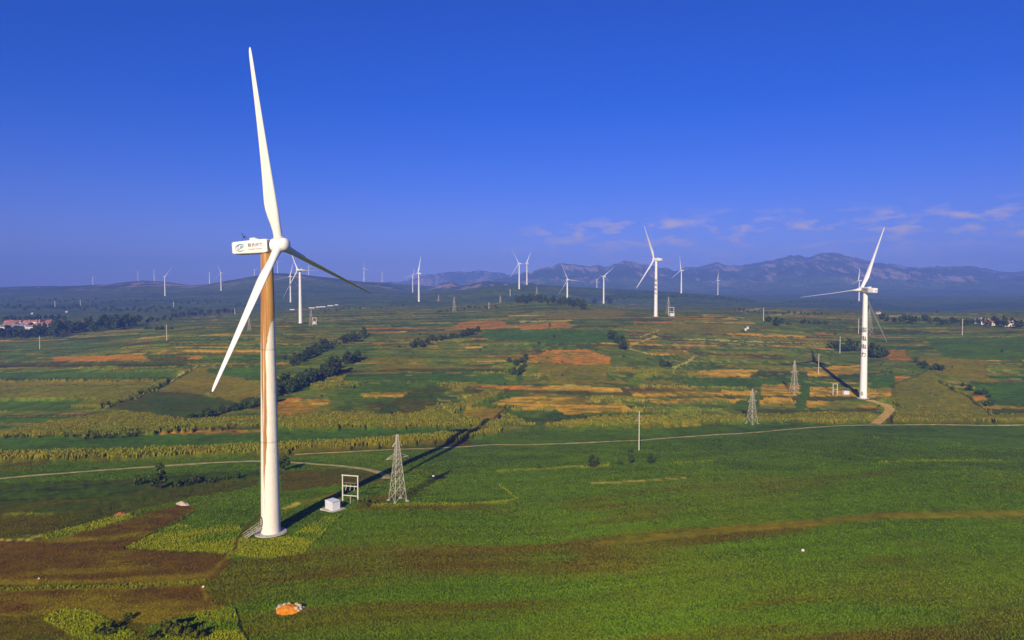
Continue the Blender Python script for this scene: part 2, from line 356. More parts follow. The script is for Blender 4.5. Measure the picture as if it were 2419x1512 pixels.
# ------------------------------------------------------------------ fields
PAL = {'G': (.090, .160, .001), 'DG': (.058, .098, .002), 'LG': (.225, .245, .002), 'BR': (.125, .068, .004), 'OR': (.56, .210, .010),
       'OC': (.64, .350, .012), 'CN': (.155, .170, .004), 'BG': (.072, .152, .004), 'OL': (.220, .172, .003), 'MB': (.112, .090, .002), 'ED': (.58, .48, .070), 'DK': (.035, .042, .003)}
HGT = {'CN': 1.8, 'G': .0, 'DG': .3, 'OC': .4, 'BG': .3, 'LG': .1}
FIELDS = [  # photo outline of each field, painter's order
 ('G', [(940, 1075), (1180, 1030), (1290, 1012), (1500, 1012), (1780, 1002), (2419, 1004), (2419, 1110), (1900, 1110), (1500, 1112), (1100, 1115), (960, 1110)]),
 ('OL', [(1400, 1280), (1600, 1255), (1800, 1236), (2100, 1211), (2419, 1187), (2419, 1203), (2100, 1227), (1800, 1253), (1600, 1273), (1400, 1288)]),
 ('DG', [(0, 1140), (250, 1118), (420, 1110), (610, 1100), (610, 1130), (420, 1165), (200, 1215), (0, 1280)]),
 ('G', [(0, 1133), (300, 1110), (610, 1096), (610, 1112), (300, 1135), (0, 1175)]),
 ('MB', [(0, 1300), (100, 1262), (400, 1190), (470, 1170), (610, 1150), (610, 1130), (420, 1165), (200, 1215), (0, 1270)]),
 ('BR', [(0, 1392), (0, 1300), (100, 1272), (300, 1226), (440, 1190), (466, 1208), (380, 1247), (288, 1298), (548, 1312), (490, 1374), (300, 1382)]),
 ('LG', [(90, 1264), (200, 1240), (310, 1214), (328, 1222), (220, 1250), (110, 1274)]),
 ('BR', [(0, 1402), (300, 1390), (480, 1380), (505, 1425), (560, 1438), (470, 1450), (350, 1480), (100, 1462), (0, 1470)]),
 ('MB', [(0, 1470), (110, 1455), (360, 1475), (330, 1512), (0, 1530)]),
 ('LG', [(350, 1530), (400, 1470), (480, 1447), (556, 1436), (592, 1530)]),
 ('LG', [(100, 1464), (160, 1440), (215, 1446), (260, 1470), (330, 1504), (250, 1530), (170, 1502)]),
 ('G', [(286, 1297), (460, 1205), (560, 1180), (665, 1166), (835, 1140), (905, 1130), (880, 1165), (815, 1217), (722, 1305), (640, 1319), (540, 1313)]),
 ('LG', [(292, 1296), (420, 1240), (470, 1250), (560, 1240), (600, 1275), (690, 1268), (760, 1225), (812, 1215), (722, 1306), (640, 1320), (545, 1313)]),
 ('MB', [(665, 1162), (660, 1112), (800, 1106), (880, 1118), (890, 1132), (835, 1142)]),
 ('G', [(890, 1194), (960, 1170), (1100, 1140), (1180, 1150), (1215, 1178), (1100, 1192)]),
 ('BG', [(0, 1092), (300, 1064), (610, 1046), (1000, 1034), (1170, 1014), (1000, 1012), (610, 1024), (250, 1030), (0, 1060)]),
 ('MB', [(640, 1060), (1000, 1048), (1120, 1040), (1100, 1056), (900, 1064), (690, 1072)]),
 ('CN', [(0, 1107), (300, 1087), (610, 1073), (900, 1056), (1060, 1044), (1185, 1022), (1180, 1010), (1060, 1028), (900, 1043), (610, 1058), (300, 1071), (0, 1091)]),
 ('CN', [(0, 1056), (250, 1031), (610, 1012), (900, 1014), (1180, 1008), (1240, 1000), (1200, 985), (1000, 984), (830, 978), (640, 990), (450, 997), (250, 966), (0, 985)]),
 ('DG', [(258, 966), (370, 925), (470, 930), (560, 962), (440, 996)]),
 ('OL', [(372, 925), (470, 868), (620, 882), (620, 935), (560, 952), (480, 932)]),
 ('BG', [(0, 886), (425, 878), (400, 892), (0, 901)]), ('BG', [(480, 872), (620, 866), (620, 902), (505, 884)]),
 ('OR', [(120, 843), (340, 839), (352, 853), (130, 853)]), ('MB', [(0, 858), (450, 855), (430, 866), (0, 872)]),
 ('CN', [(0, 905), (400, 898), (370, 922), (255, 965), (0, 960)]), ('G', [(0, 962), (230, 945), (150, 970), (0, 985)]), ('OL', [(0, 905), (390, 899), (360, 914), (0, 918)]),
 ('OR', [(655, 952), (690, 940), (785, 946), (745, 966), (700, 986), (655, 982)]), ('OC', [(690, 944), (790, 948), (760, 958), (690, 956)]),
 ('G', [(780, 940), (860, 905), (1000, 905), (1040, 912), (930, 955), (820, 950)]), ('OC', [(850, 930), (985, 925), (960, 938), (860, 940)]),
 ('DG', [(880, 985), (910, 955), (1010, 910), (1062, 920), (1000, 962), (930, 986)]), ('MB', [(940, 962), (1010, 945), (1000, 972), (950, 980)]),
 ('CN', [(960, 986), (1060, 968), (1160, 922), (1190, 928), (1062, 988)]),
 ('G', [(1070, 985), (1180, 930), (1250, 925), (1190, 962), (1100, 962)]),
 ('OR', [(1092, 986), (1104, 962), (1192, 965), (1182, 997), (1110, 992)]),
 ('OC', [(1165, 953), (1205, 938), (1370, 940), (1400, 950), (1360, 964), (1240, 970)]), ('OC', [(1300, 962), (1480, 955), (1500, 976), (1330, 979)]),
 ('OR', [(1248, 852), (1290, 828), (1380, 825), (1442, 845), (1442, 862), (1340, 862)]), ('OL', [(1248, 858), (1442, 863), (1430, 892), (1300, 897)]),
 ('OR', [(1050, 782), (1090, 761), (1180, 755), (1205, 770), (1130, 779)]), ('OR', [(1220, 766), (1340, 758), (1352, 775), (1230, 779)]),
 ('OL', [(1290, 740), (1420, 730), (1480, 735), (1470, 748), (1380, 752), (1290, 752)]), ('OL', [(1480, 770), (1640, 765), (1760, 768), (1740, 790), (1560, 784)]),
 ('BG', [(1140, 785), (1480, 782), (1470, 812), (1300, 812), (1140, 800)]), ('BG', [(1000, 895), (1240, 880), (1230, 905), (1040, 905)]),
 ('OC', [(1535, 832), (1622, 830), (1630, 838), (1540, 840)]), ('OC', [(1645, 880), (1700, 872), (1795, 874), (1770, 891), (1655, 889)]),
 ('OC', [(1490, 930), (1640, 925), (1660, 934), (1500, 938)]), ('OC', [(1520, 946), (1700, 940), (1710, 952), (1540, 955)]), ('OC', [(1635, 928), (1790, 923), (1790, 933), (1640, 936)]),
 ('BG', [(1600, 900), (1900, 892), (1880, 915), (1640, 918)]), ('OC', [(1795, 912), (1890, 906), (1895, 932), (1800, 936)]), ('OC', [(1800, 940), (1870, 938), (1870, 952), (1805, 955)]),
 ('G', [(1725, 958), (1790, 930), (1795, 962), (1740, 972)]), ('OC', [(1915, 920), (1960, 915), (1960, 935), (1920, 938)]), ('BG', [(1890, 905), (1915, 905), (1905, 965), (1880, 965)]),
 ('OR', [(2055, 900), (2085, 893), (2165, 890), (2150, 905), (2080, 905)]), ('BG', [(2050, 890), (2110, 886), (2120, 912), (2060, 920)]), ('OC', [(2060, 920), (2160, 918), (2170, 930), (2070, 932)]),
 ('OC', [(1900, 870), (2030, 862), (2030, 885), (1910, 890)]), ('OR', [(2085, 830), (2140, 826), (2150, 850), (2100, 852)]),
 ('CN', [(2110, 915), (2190, 878), (2250, 915), (2345, 975), (2340, 990), (2110, 988)]), ('CN', [(2060, 945), (2160, 935), (2160, 990), (2110, 992), (2110, 962)]),
 ('MB', [(1745, 970), (2070, 966), (2075, 985), (1760, 985)]),
 ('CN', [(1290, 1010), (1400, 990), (1780, 984), (2090, 978), (2095, 998), (1780, 998), (1500, 1010)]), ('CN', [(2110, 985), (2419, 978), (2419, 998), (2110, 999)]),
 ('LG', [(1975, 945), (2060, 944), (2110, 952), (2122, 968), (2080, 1000), (2062, 998), (2085, 972), (2060, 958), (1990, 955)]),
 ('G', [(2180, 800), (2419, 790), (2419, 870), (2240, 850)]), ('OL', [(2160, 840), (2330, 850), (2330, 905), (2230, 890)]), ('BG', [(2290, 905), (2419, 890), (2419, 960), (2350, 955)]),
 ('DG', [(2340, 965), (2419, 960), (2419, 980), (2345, 985)]),
 ('LG', [(1190, 862), (1215, 850), (1240, 870), (1215, 905), (1190, 895)]), ('LG', [(1480, 905), (1510, 880), (1535, 890), (1500, 915)]),
]
# light field margins and dark lines, some painted furrow shadow, drawn as ribbons of the ground sheet: (points, half width in photo px, palette)
EDGES = [
 ([(908, 1134), (850, 1150), (770, 1173), (700, 1193), (672, 1212)], 3.0, 'OL'), ([(612, 1222), (585, 1245), (562, 1275), (548, 1305)], 5, 'BR'), ([(548, 1305), (520, 1335), (490, 1368), (480, 1385), (488, 1415)], 4, 'OL'), ([(540, 1330), (500, 1365)], 9, 'BR'),
 ([(700, 1190), (672, 1200)], 3, 'ED'), ([(0, 1180), (150, 1160), (280, 1140)], 2, 'DK'), ([(0, 1215), (180, 1180), (330, 1160)], 2, 'DK'), ([(0, 1240), (120, 1215)], 2, 'LG'),
 ([(880, 1195), (960, 1194), (1100, 1192), (1190, 1187), (1222, 1180), (1200, 1165), (1180, 1150)], 3, 'LG'), ([(1400, 1142), (1500, 1137), (1600, 1130), (1612, 1128)], 2.2, 'ED'),
 ([(1180, 1114), (1260, 1108), (1330, 1106), (1440, 1100)], 3, 'LG'), ([(2080, 1092), (2180, 1088), (2380, 1088)], 1.6, 'LG'),
 ([(1590, 1095), (1680, 1090)], 1.2, 'LG'), ([(245, 962), (300, 948), (380, 915), (440, 882), (470, 862)], 3, 'DK'), ([(470, 862), (450, 873), (400, 903)], 1.4, 'ED'),
 ([(610, 1012), (450, 1017), (250, 1028), (0, 1052)], 2.4, 'DK'), ([(0, 873), (450, 862)], 1.5, 'DK'), ([(0, 904), (430, 893)], 1.6, 'DK'), ([(560, 952), (620, 930)], 2, 'DK'),  # dark lines painting in furrow shadow between the left terraces
 ([(1190, 935), (1120, 970), (1060, 985)], 2.4, 'LG'), ([(640, 985), (850, 975), (960, 975)], 2, 'DK'), ([(1550, 795), (1520, 805), (1490, 816), (1470, 826)], 1.4, 'ED'),
 ([(1640, 842), (1625, 855), (1595, 868), (1592, 885)], 1.8, 'ED'), ([(1560, 780), (1510, 797)], 1.2, 'ED'), ([(1540, 838), (1490, 824)], 1.4, 'ED'),
 ([(1600, 800), (1800, 808), (2020, 814)], 1.2, 'ED'), ([(1720, 790), (1900, 796)], 1.5, 'OC'), ([(1230, 760), (1350, 757)], 1.4, 'ED'), ([(700, 868), (790, 872), (860, 862)], 1.5, 'LG'),
 ([(1450, 893), (1480, 905), (1530, 875)], 1.6, 'LG'), ([(1590, 870), (1570, 890), (1590, 905)], 1.6, 'LG'), ([(2215, 905), (2280, 940), (2330, 975), (2345, 1000)], 2.5, 'DK'),
 ([(1660, 745), (1760, 752)], 1, 'ED'), ([(1750, 735), (1850, 722)], 1, 'ED'), ([(1820, 745), (1900, 738)], 1, 'ED'), ([(2080, 747), (2300, 750)], 1, 'ED'),
 ([(0, 1395), (250, 1390), (420, 1382), (480, 1374)], 4, 'LG'), ([(100, 1262), (60, 1275), (0, 1290)], 2, 'ED'), ([(1340, 912), (1388, 914)], 3.5, 'ED'), ([(290, 1297), (545, 1311)], 2, 'DK'), ([(290, 1296), (455, 1212)], 2.2, 'DK'),
 ([(590, 1530), (568, 1480), (558, 1438)], 5, 'DK'), ([(1185, 940), (1150, 955)], 2, 'DK'), ([(830, 800), (720, 826)], 1.5, 'ED'),
]
# fields that leave the picture go on beyond it
def beyond(pts): return [(3600 if x >= 2419 else -1200 if x <= 0 else x, y) for (x, y) in pts]
FIELDS = [(c, beyond(q)) for (c, q) in FIELDS]; EDGES = [(beyond(q), w, c) for (q, w, c) in EDGES]
cP, sP = math.cos(PITCH), math.sin(PITCH)
def project(x, y, z):
    zz = z - CAMZ; yy = y * cP - zz * sP; z2 = y * sP + zz * cP
    yy = np.where(np.abs(yy) < 1e-6, 1e-6, yy)
    return CX + F * x / yy, CY - F * z2 / yy, yy
def inpoly(px, py, poly):
    inside = np.zeros(px.shape, bool); n = len(poly)
    for i in range(n):
        x0, y0 = poly[i]; x1, y1 = poly[(i + 1) % n]
        if y0 == y1: continue
        c = ((y0 > py) != (y1 > py)) & (px < (x1 - x0) * (py - y0) / (y1 - y0) + x0); inside ^= c
    return inside
def seg_dist(px, py, pts):
    d = np.full(px.shape, 1e9)
    for (a, b) in zip(pts[:-1], pts[1:]):
        ax, ay = a; bx, by = b; vx, vy = bx - ax, by - ay; t = np.clip(((px - ax) * vx + (py - ay) * vy) / (vx * vx + vy * vy), 0, 1)
        d = np.minimum(d, np.hypot((px - ax - t * vx) * .45, py - ay - t * vy) if abs(vy) < abs(vx) * .5 else np.hypot(px - ax - t * vx, py - ay - t * vy))
    return d

def paint(X, Y, Zs, fine=True):
    """ground cover at world points: colour, crop height, crop code"""
    px, py, dep = project(X, Y, Zs)
    front = dep > 30
    nwx = (fbm(X / 9, Y / 9, 21, 3) - .5); nwy = (fbm(X / 9 + 50, Y / 9, 22, 3) - .5)
    n2x = fbm(X / 2.6, Y / 2.6, 25, 2) - .5; qx = px + nwx * 14 + n2x * 7; qy = py + nwy * 6 + n2x * 3
    r = np.hypot(X, Y)
    # terraced strips of mixed crops everywhere
    ang = .10 * np.sin(X / 300) + .05; s = Y + ang * X + 6.5 * np.clip(Zs, -30, 60) + 46 * (fbm(X / 190, Y / 190, 31, 3) - .5) + 7 * (fbm(X / 30, Y / 30, 32, 2) - .5)
    bnd = np.cumsum(np.random.default_rng(3).uniform(5, 19, 900)) - 1500
    sid = np.searchsorted(bnd, s.ravel()).reshape(s.shape)
    fr = np.abs(s - bnd[np.clip(sid, 0, 899)]); fr2 = np.abs(s - bnd[np.clip(sid - 1, 0, 899)])
    ln = 45 + 120 * hash2(sid, sid * 0, 5); sg = np.floor((X + 400 * hash2(sid, sid * 0, 6) + 6 * nwx) / ln)
    h = hash2(sid, sg, 7)
    # redder ground on the middle hill
    warm = np.exp(-(((X - 90) / 330) ** 2 + ((Y - 640) / 260) ** 2)) * 1.0 + .25 * (fbm(X / 130, Y / 130, 33, 2) - .5)
    warm = np.clip(warm, 0, .85)
    names = ['BG', 'G', 'CN', 'DG', 'OL', 'MB', 'BR', 'OR', 'OC']
    cold = np.cumsum([.26, .20, .14, .20, .08, .07, .03, .01, .01]); hot = np.cumsum([.20, .13, .08, .05, .19, .10, .07, .06, .12])
    code = np.zeros(X.shape, int)
    for k in range(8): code = code + (h > cold[k] * (1 - warm) + hot[k] * warm)
    pal = np.array([PAL[n] for n in names]); col = pal[code].copy()
    n0 = (.6 * fbm(X / 50, s / 3.0, 71, 3) + .4 * fbm(X / 16, Y / 12, 72, 3))[..., None]; alt = pal[np.array([3, 3, 4, 5, 2, 3, 4, 4, 4])][code]; w0 = sstep(.42, .68, n0) * .8; col = col * (1 - w0) + alt * w0
    hg = np.array([HGT.get(n, 0.) for n in names])[code] * .5
    cn = (code == 2) & (r > 330)
    # thin grassy balks between strips
    bk = (np.minimum(fr, fr2) < np.clip(r * .0032, 1.0, 2.4)) & (hash2(sid, sg, 9) > .5)
    col[bk] = np.array(PAL['ED']) * .40 + col[bk] * .25
    # scrubby green hollows and pale rough grass between the strips
    sc = sstep(.56, .64, fbm(X / 46, Y / 40, 35, 4))[..., None] * .85; sg_ = fbm(X / 9, Y / 9, 36, 2)[..., None]
    col = col * (1 - sc) + (np.array((.075, .135, .006)) * sg_ + np.array((.19, .215, .008)) * (1 - sg_)) * sc
    dk = sstep(.60, .70, fbm(X / 11, Y / 9, 37, 3))[..., None] * .55; col = col * (1 - dk) + np.array((.045, .075, .005)) * dk
    # near plateau: one big bean field, greener and browner swathes running along the rows
    near = sstep(345, 300, r)
    sw = fbm((X + .12 * Y) / 75, (Y - .2 * X) / 9, 51, 4); pt_ = fbm(X / 26, Y / 17, 52, 4)
    far_r = sstep(200, 110, r)
    tb = sstep(.52, .72, sw * .65 + pt_ * .35 + .17 * far_r)[..., None]
    fld = np.array(PAL['G']) * (1 - tb) + np.array(PAL['MB']) * tb
    ly = sstep(.52, .7, fbm(X / 30, Y / 18, 55, 3))[..., None] * .5
    fld = fld * (1 - ly) + np.array((.115, .150, .002)) * ly
    stk = fbm((X + .12 * Y) / 34, (Y - .2 * X) / 1.7, 57, 3)[..., None]; fld = fld * (.80 + .42 * stk)
    nm = near > .5
    col = np.where(nm[..., None], fld, col); hg = np.where(nm, 0, hg); cn = cn & ~nm
    kind = np.where(nm, 1, np.where(cn, 2, 0))                       # 1 bean field, 2 maize, 3 rough grass
    vis = front & (np.abs(px - CX) < 2300) & (py > 690) & (r < 1300)
    for (c, poly) in FIELDS:
        a = np.array(poly, float); bb = (qx > a[:, 0].min()) & (qx < a[:, 0].max()) & (qy > a[:, 1].min()) & (qy < a[:, 1].max()) & vis
        if poly[0][1] > 1040 or a[:, 1].max() > 1100: bb &= r < 420
        if not bb.any(): continue
        ii = np.nonzero(bb); ins = inpoly(qx[ii], qy[ii], poly); ii = tuple(q[ins] for q in ii)
        base = np.array(PAL[c]); n1 = (.55 * fbm(X[ii] / 45, s[ii] / 3.2, 70 + len(poly), 3) + .45 * fbm(X[ii] / 13, Y[ii] / 9, 75 + len(poly), 3))[..., None]
        # rows and patches within the field
        b2 = {'OR': PAL['OL'], 'OC': PAL['OL'], 'BR': PAL['OL'], 'CN': PAL['OL'], 'G': PAL['DG'], 'LG': PAL['G'], 'BG': PAL['DG'], 'DG': PAL['MB'], 'OL': PAL['CN'], 'MB': PAL['DG']}.get(c, PAL[c])
        w = sstep(.40, .60, n1) * (.95 if c in ('OR', 'OC', 'BR') else .9 if c == 'LG' else .6)
        col[ii] = base * (1 - w) + np.array(b2) * w
        hg[ii] = HGT.get(c, 0.); kind[ii] = {'CN': 2, 'LG': 3, 'G': 1 if a[:, 1].max() > 1040 else 0, 'BR': 4, 'MB': 4, 'DG': 1}.get(c, 0)
    for (pts, hw, c) in EDGES:
        a = np.array(pts, float); bb = (qx > a[:, 0].min() - 12) & (qx < a[:, 0].max() + 12) & (qy > a[:, 1].min() - 12) & (qy < a[:, 1].max() + 12) & vis
        if not bb.any(): continue
        ii = np.nonzero(bb); d = seg_dist(qx[ii], qy[ii], pts)
        w = (sstep(hw * 1.25, hw * .6, d + 1.1 * hw * (fbm(X[ii] / 5, Y[ii] / 5, 81, 2) - .45)))[..., None] * (.62 if c == 'LG' else .85)
        col[ii] = col[ii] * (1 - w) + np.array(PAL[c]) * w
        z0 = w[..., 0] > .4
        jj = tuple(q[z0] for q in ii); hg[jj] = np.minimum(hg[jj], .2); kind[jj] = 3 if c == 'LG' else 0
    return col, hg, kind

FIX = {}      # bare spots: tracks, pads and feet keep the plain ground level
TRACKS = [
 ('dirt_track', [(-400, 1166), (-60, 1136), (0, 1131), (150, 1118), (350, 1103), (500, 1093), (610, 1089), (700, 1093), (800, 1100), (860, 1107), (900, 1117), (916, 1126), (908, 1134)], 1.2, 'curved pale dirt track leading round to the big turbine'),
 ('dirt_track', [(690, 1074), (830, 1067), (1000, 1060), (1160, 1050), (1400, 1045), (1509, 1041), (1700, 1026), (1850, 1015), (2000, 1005), (2200, 1003), (2470, 1001), (2800, 1000)], 1.0, 'long straight pale dirt track crossing the fields'),
 ('dirt_track', [(2066, 1002), (2090, 982), (2103, 968), (2094, 957), (2070, 950), (2048, 944)], 2.3, 'short sandy track curving up to the lettered turbine'),
 #('dirt_track', [(610, 1222), (585, 1245), (562, 1275), (548, 1305), (520, 1335), (490, 1368), (480, 1385), (488, 1415)], 1.0, 'narrow brown footpath from the big turbine to the bean field'),
]
trk = []
for (nm, pts, hw, lab) in TRACKS:
    w = [hit(*p) for p in pts]
    P = np.array([(q[0], q[1]) for q in w if q is not None])
    # smooth resample
    d = np.r_[0, np.cumsum(np.hypot(*np.diff(P, axis=0).T))]; s = np.arange(0, d[-1], .8)
    def cr_(a):
        y = np.interp(s, d, a); k = np.ones(9) / 9; yp = np.pad(y, 4, mode='edge'); return np.convolve(yp, k, 'valid')
    C = np.c_[cr_(P[:, 0]), cr_(P[:, 1])]; trk.append((nm, C, hw, lab))
TPTS = np.concatenate([c for (_, c, _, _) in trk]); 
def track_mask(X, Y):
    """0 on a track, 1 a few metres off it"""
    out = np.ones(X.shape)
    for (_, C, hw, _) in trk:
        lo = C.min(0) - 8; hi = C.max(0) + 8
        bb = (X > lo[0]) & (X < hi[0]) & (Y > lo[1]) & (Y < hi[1])
        if not bb.any(): continue
        ii = np.nonzero(bb); q = np.c_[X[ii], Y[ii]]; dm = np.full(len(q), 1e9); Cs = C[::3]
        for i in range(0, len(q), 20000):
            dm[i:i + 20000] = np.sqrt(((q[i:i + 20000, None] - Cs[None]) ** 2).sum(-1).min(1))
        out[ii] = np.minimum(out[ii], sstep(hw + .6, hw + 3.0, dm))
    return out
PADS = []     # (x, y, radius) kept level
def pad_mask(X, Y):
    out = np.ones(X.shape)
    for (x, y, r) in PADS: out = np.minimum(out, sstep(r, r * 1.6 + .5, np.hypot(X - x, Y - y)))
    return out
_mp = pt(*TB['main'][:3]); PADS.append((_mp[0], _mp[1], 4.2))
_rp = pt(*TB['right'][:3]); PADS.append((_rp[0], _rp[1], 4.2))

col, hg, kind = paint(XW, YW, Z)
tm = track_mask(XW, YW) * pad_mask(XW, YW)
# far ground: woods and bare rock on the hills
forest = np.array((.040, .064, .030)); rock = np.array((.60, .42, .34))
rk = fbm(XW / 260, YW / 300, 91, 5) * .5 + fbm(XW / 28, YW / 120, 92, 3) * .5
rw = sstep(.54, .62, rk)[..., None] * .5
mcol = forest * (.6 + .9 * fbm(XW / 90, YW / 90, 95, 4)[..., None]); mcol = mcol * (1 - rw) + rock * rw
mm = MOUNT[..., None]
col = col * (1 - mm) + mcol * mm
wd = (sstep(.57, .64, fbm(XW / 210, YW / 120, 97, 4)) * sstep(1300, 1700, R2) * (1 - MOUNT))[..., None] * .8
col = col * (1 - wd) + forest * wd
fd = (sstep(1150, 1800, R2) * (1 - MOUNT))[..., None] * .6; col = col * (1 - fd) + np.array((.046, .096, .036)) * fd   # far plain: cooler teal blended in with distance, painted haze
rough_n = fbm(XW / 1.3, YW / 1.3, 101, 2)
Zd = Z + tm * (hg * (.75 + .5 * rough_n) * (R2 < 1400)) + tm * (rough_n - .5) * .16 * (R2 < 420)
nR, nT = Z.shape
V = np.stack([XW, YW, Zd], -1).reshape(-1, 3)
ii = np.arange(nR - 1)[:, None] * nT + np.arange(nT - 1)[None]
Fq = np.stack([ii, ii + 1, ii + nT + 1, ii + nT], -1).reshape(-1, 4)[:, ::-1]
me = mesh_np('farmland', V, Fq, m_ground, col.reshape(-1, 3), smooth=True)
land = link('farmland', me); land['kind'] = 'structure'; land['label'] = 'rolling farmland of green and rust-red terraced strips up to blue hills'
# the small disc under the camera
k0 = np.arange(nT); vv = np.c_[V[:nT], ]; vv = np.vstack([vv, [[0, 0, float(Zd[0].mean())]]])
me = mesh_np('near_ground', vv, np.c_[k0[:-1], k0[1:], np.full(nT - 1, nT)][:, ::-1], m_ground, np.tile(np.array(PAL['G']), (len(vv), 1)))
o = link('near_ground', me); o['kind'] = 'structure'

for (nm, C, hw, lab) in trk:
    t = np.gradient(C, axis=0); t /= np.linalg.norm(t, axis=1)[:, None]; nrm = np.c_[-t[:, 1], t[:, 0]]
    wv = hw * (.8 + .5 * fbm(np.arange(len(C)) / 9., np.zeros(len(C)), 5, 3))
    VV = []
    for k in (-1, -.33, .33, 1):
        q = C + nrm * (k * wv)[:, None]; zc = ground(q[:, 0], q[:, 1]) + .07 - (.05 if abs(k) == 1 else 0) + .02 * (abs(k) < 1)
        VV.append(np.c_[q, zc])
    n = len(C); VV = np.concatenate(VV); FF = []
    for k in range(3):
        a = np.arange(n - 1) + k * n; FF.append(np.c_[a, a + 1, a + n + 1, a + n])
    me = mesh_np(nm, VV, np.concatenate(FF)[:, ::-1], m_tan_soil if hw > 2 else m_track, smooth=True)
    o = link(nm, me); o['kind'] = 'structure'; o['label'] = lab

# ------------------------------------------------------------------ lettering
def text_mesh(body, size, mat, name, bold=.014):
    cu = bpy.data.curves.new(name, 'FONT'); cu.body = body; cu.size = size; cu.align_x = 'CENTER'; cu.align_y = 'CENTER'
    cu.resolution_u = 3; cu.offset = size * bold
    ob = bpy.data.objects.new(name, cu); COL.objects.link(ob)
    bpy.context.view_layer.update()
    dg = bpy.context.evaluated_depsgraph_get()
    me = bpy.data.meshes.new_from_object(ob.evaluated_get(dg)); me.name = name
    bpy.data.objects.remove(ob); bpy.data.curves.remove(cu)
    me.materials.clear(); me.materials.append(mat)
    return me

# ------------------------------------------------------------------ wind turbine meshes
HUBZ, TILT, CONE = 65.0, math.radians(3.7), math.radians(4.0)
TOPZ = 63.75
def blade_mesh():
    st = [0, .6, 1.5, 3, 4.5, 6, 7.5, 9, 11, 14, 18, 22, 26, 30, 34, 37, 39, 40, 40.6, 40.9]
    ch = [1.9, 1.9, 1.9, 2.0, 2.25, 2.6, 2.85, 2.9, 2.75, 2.42, 2.05, 1.75, 1.48, 1.24, 1.02, .86, .74, .6, .42, .12]
    th = [1, 1, .98, .85, .66, .50, .41, .35, .31, .27, .24, .22, .21, .20, .19, .18, .18, .18, .18, .2]
    tw = [14, 14, 14, 14, 13.5, 13, 12, 10.5, 8.5, 6.5, 4.5, 3, 2, 1, .3, 0, 0, 0, 0, 0]
    n = 24; v = []; f = []
    for z, c, t, w in zip(st, ch, th, tw):
        mixr = min(1, max(0, (t - .35) / .6))                 # 1 = round root
        wr = math.radians(w)
        for k in range(n):
            a = 2 * math.pi * k / n
            cx, cy = math.cos(a) * c * .5, math.sin(a) * c * .5 * t
            xx = (1 - math.cos(a)) * .5                       # airfoil: 0 = leading edge
            yt = 5 * t * (.2969 * math.sqrt(max(xx, 0)) - .126 * xx - .3516 * xx ** 2 + .2843 * xx ** 3 - .1036 * xx ** 4)
            ax = (.30 - xx) * c; ay = (yt if a < math.pi else -yt) * c * .9 + (.018 * c * math.sin(math.pi * xx))
            x = cx * mixr + ax * (1 - mixr); y = cy * mixr + ay * (1 - mixr)
            v.append((x * math.cos(wr) - y * math.sin(wr), x * math.sin(wr) + y * math.cos(wr), z + .3))
    m = len(st)
    for i in range(m - 1):
        for k in range(n): f.append((i * n + k, i * n + (k + 1) % n, (i + 1) * n + (k + 1) % n, (i + 1) * n + k))
    f.append(tuple(reversed(range(n)))); f.append(tuple(range((m - 1) * n, m * n)))
    return MB().add(v, f).mesh('blade', m_white, smooth=True, auto=60)
def nacelle_mesh(front, mat):
    # rounded body lofted along x; sections (x, half width, z low, z high)
    secs = [(-9.35, 1.15, -1.15, 1.35), (-9.2, 1.45, -1.4, 1.62), (-8.7, 1.6, -1.55, 1.72), (-3.0, 1.72, -1.75, 1.78), (.2, 1.72, -1.85, 1.78), (1.05, 1.66, -1.75, 1.72), (1.25, 1.5, -1.55, 1.55)]
    v = []; f = []; q = 5
    for (x, hw, lo, hi) in secs:
        r = .38; pts = []
        for (sy, sz, a0) in ((1, 1, 0), (-1, 1, 90), (-1, -1, 180), (1, -1, 270)):
            for k in range(q):
                a = math.radians(a0 + 90 * k / (q - 1)); cz = hi - r if sz > 0 else lo + r
                pts.append((x, sy * (hw - r) + r * math.cos(a), cz + r * math.sin(a)))
        v += pts
    n = 4 * q; m = len(secs)
    for i in range(m - 1):
        for k in range(n): f.append((i * n + k, i * n + (k + 1) % n, (i + 1) * n + (k + 1) % n, (i + 1) * n + k))
    f.append(tuple(reversed(range(n)))); f.append(tuple(range((m - 1) * n, m * n)))
    return MB().add(v, f).mesh('nacelle', mat, smooth=True, auto=35)
me_blade = blade_mesh(); me_nac = nacelle_mesh(True, m_white)
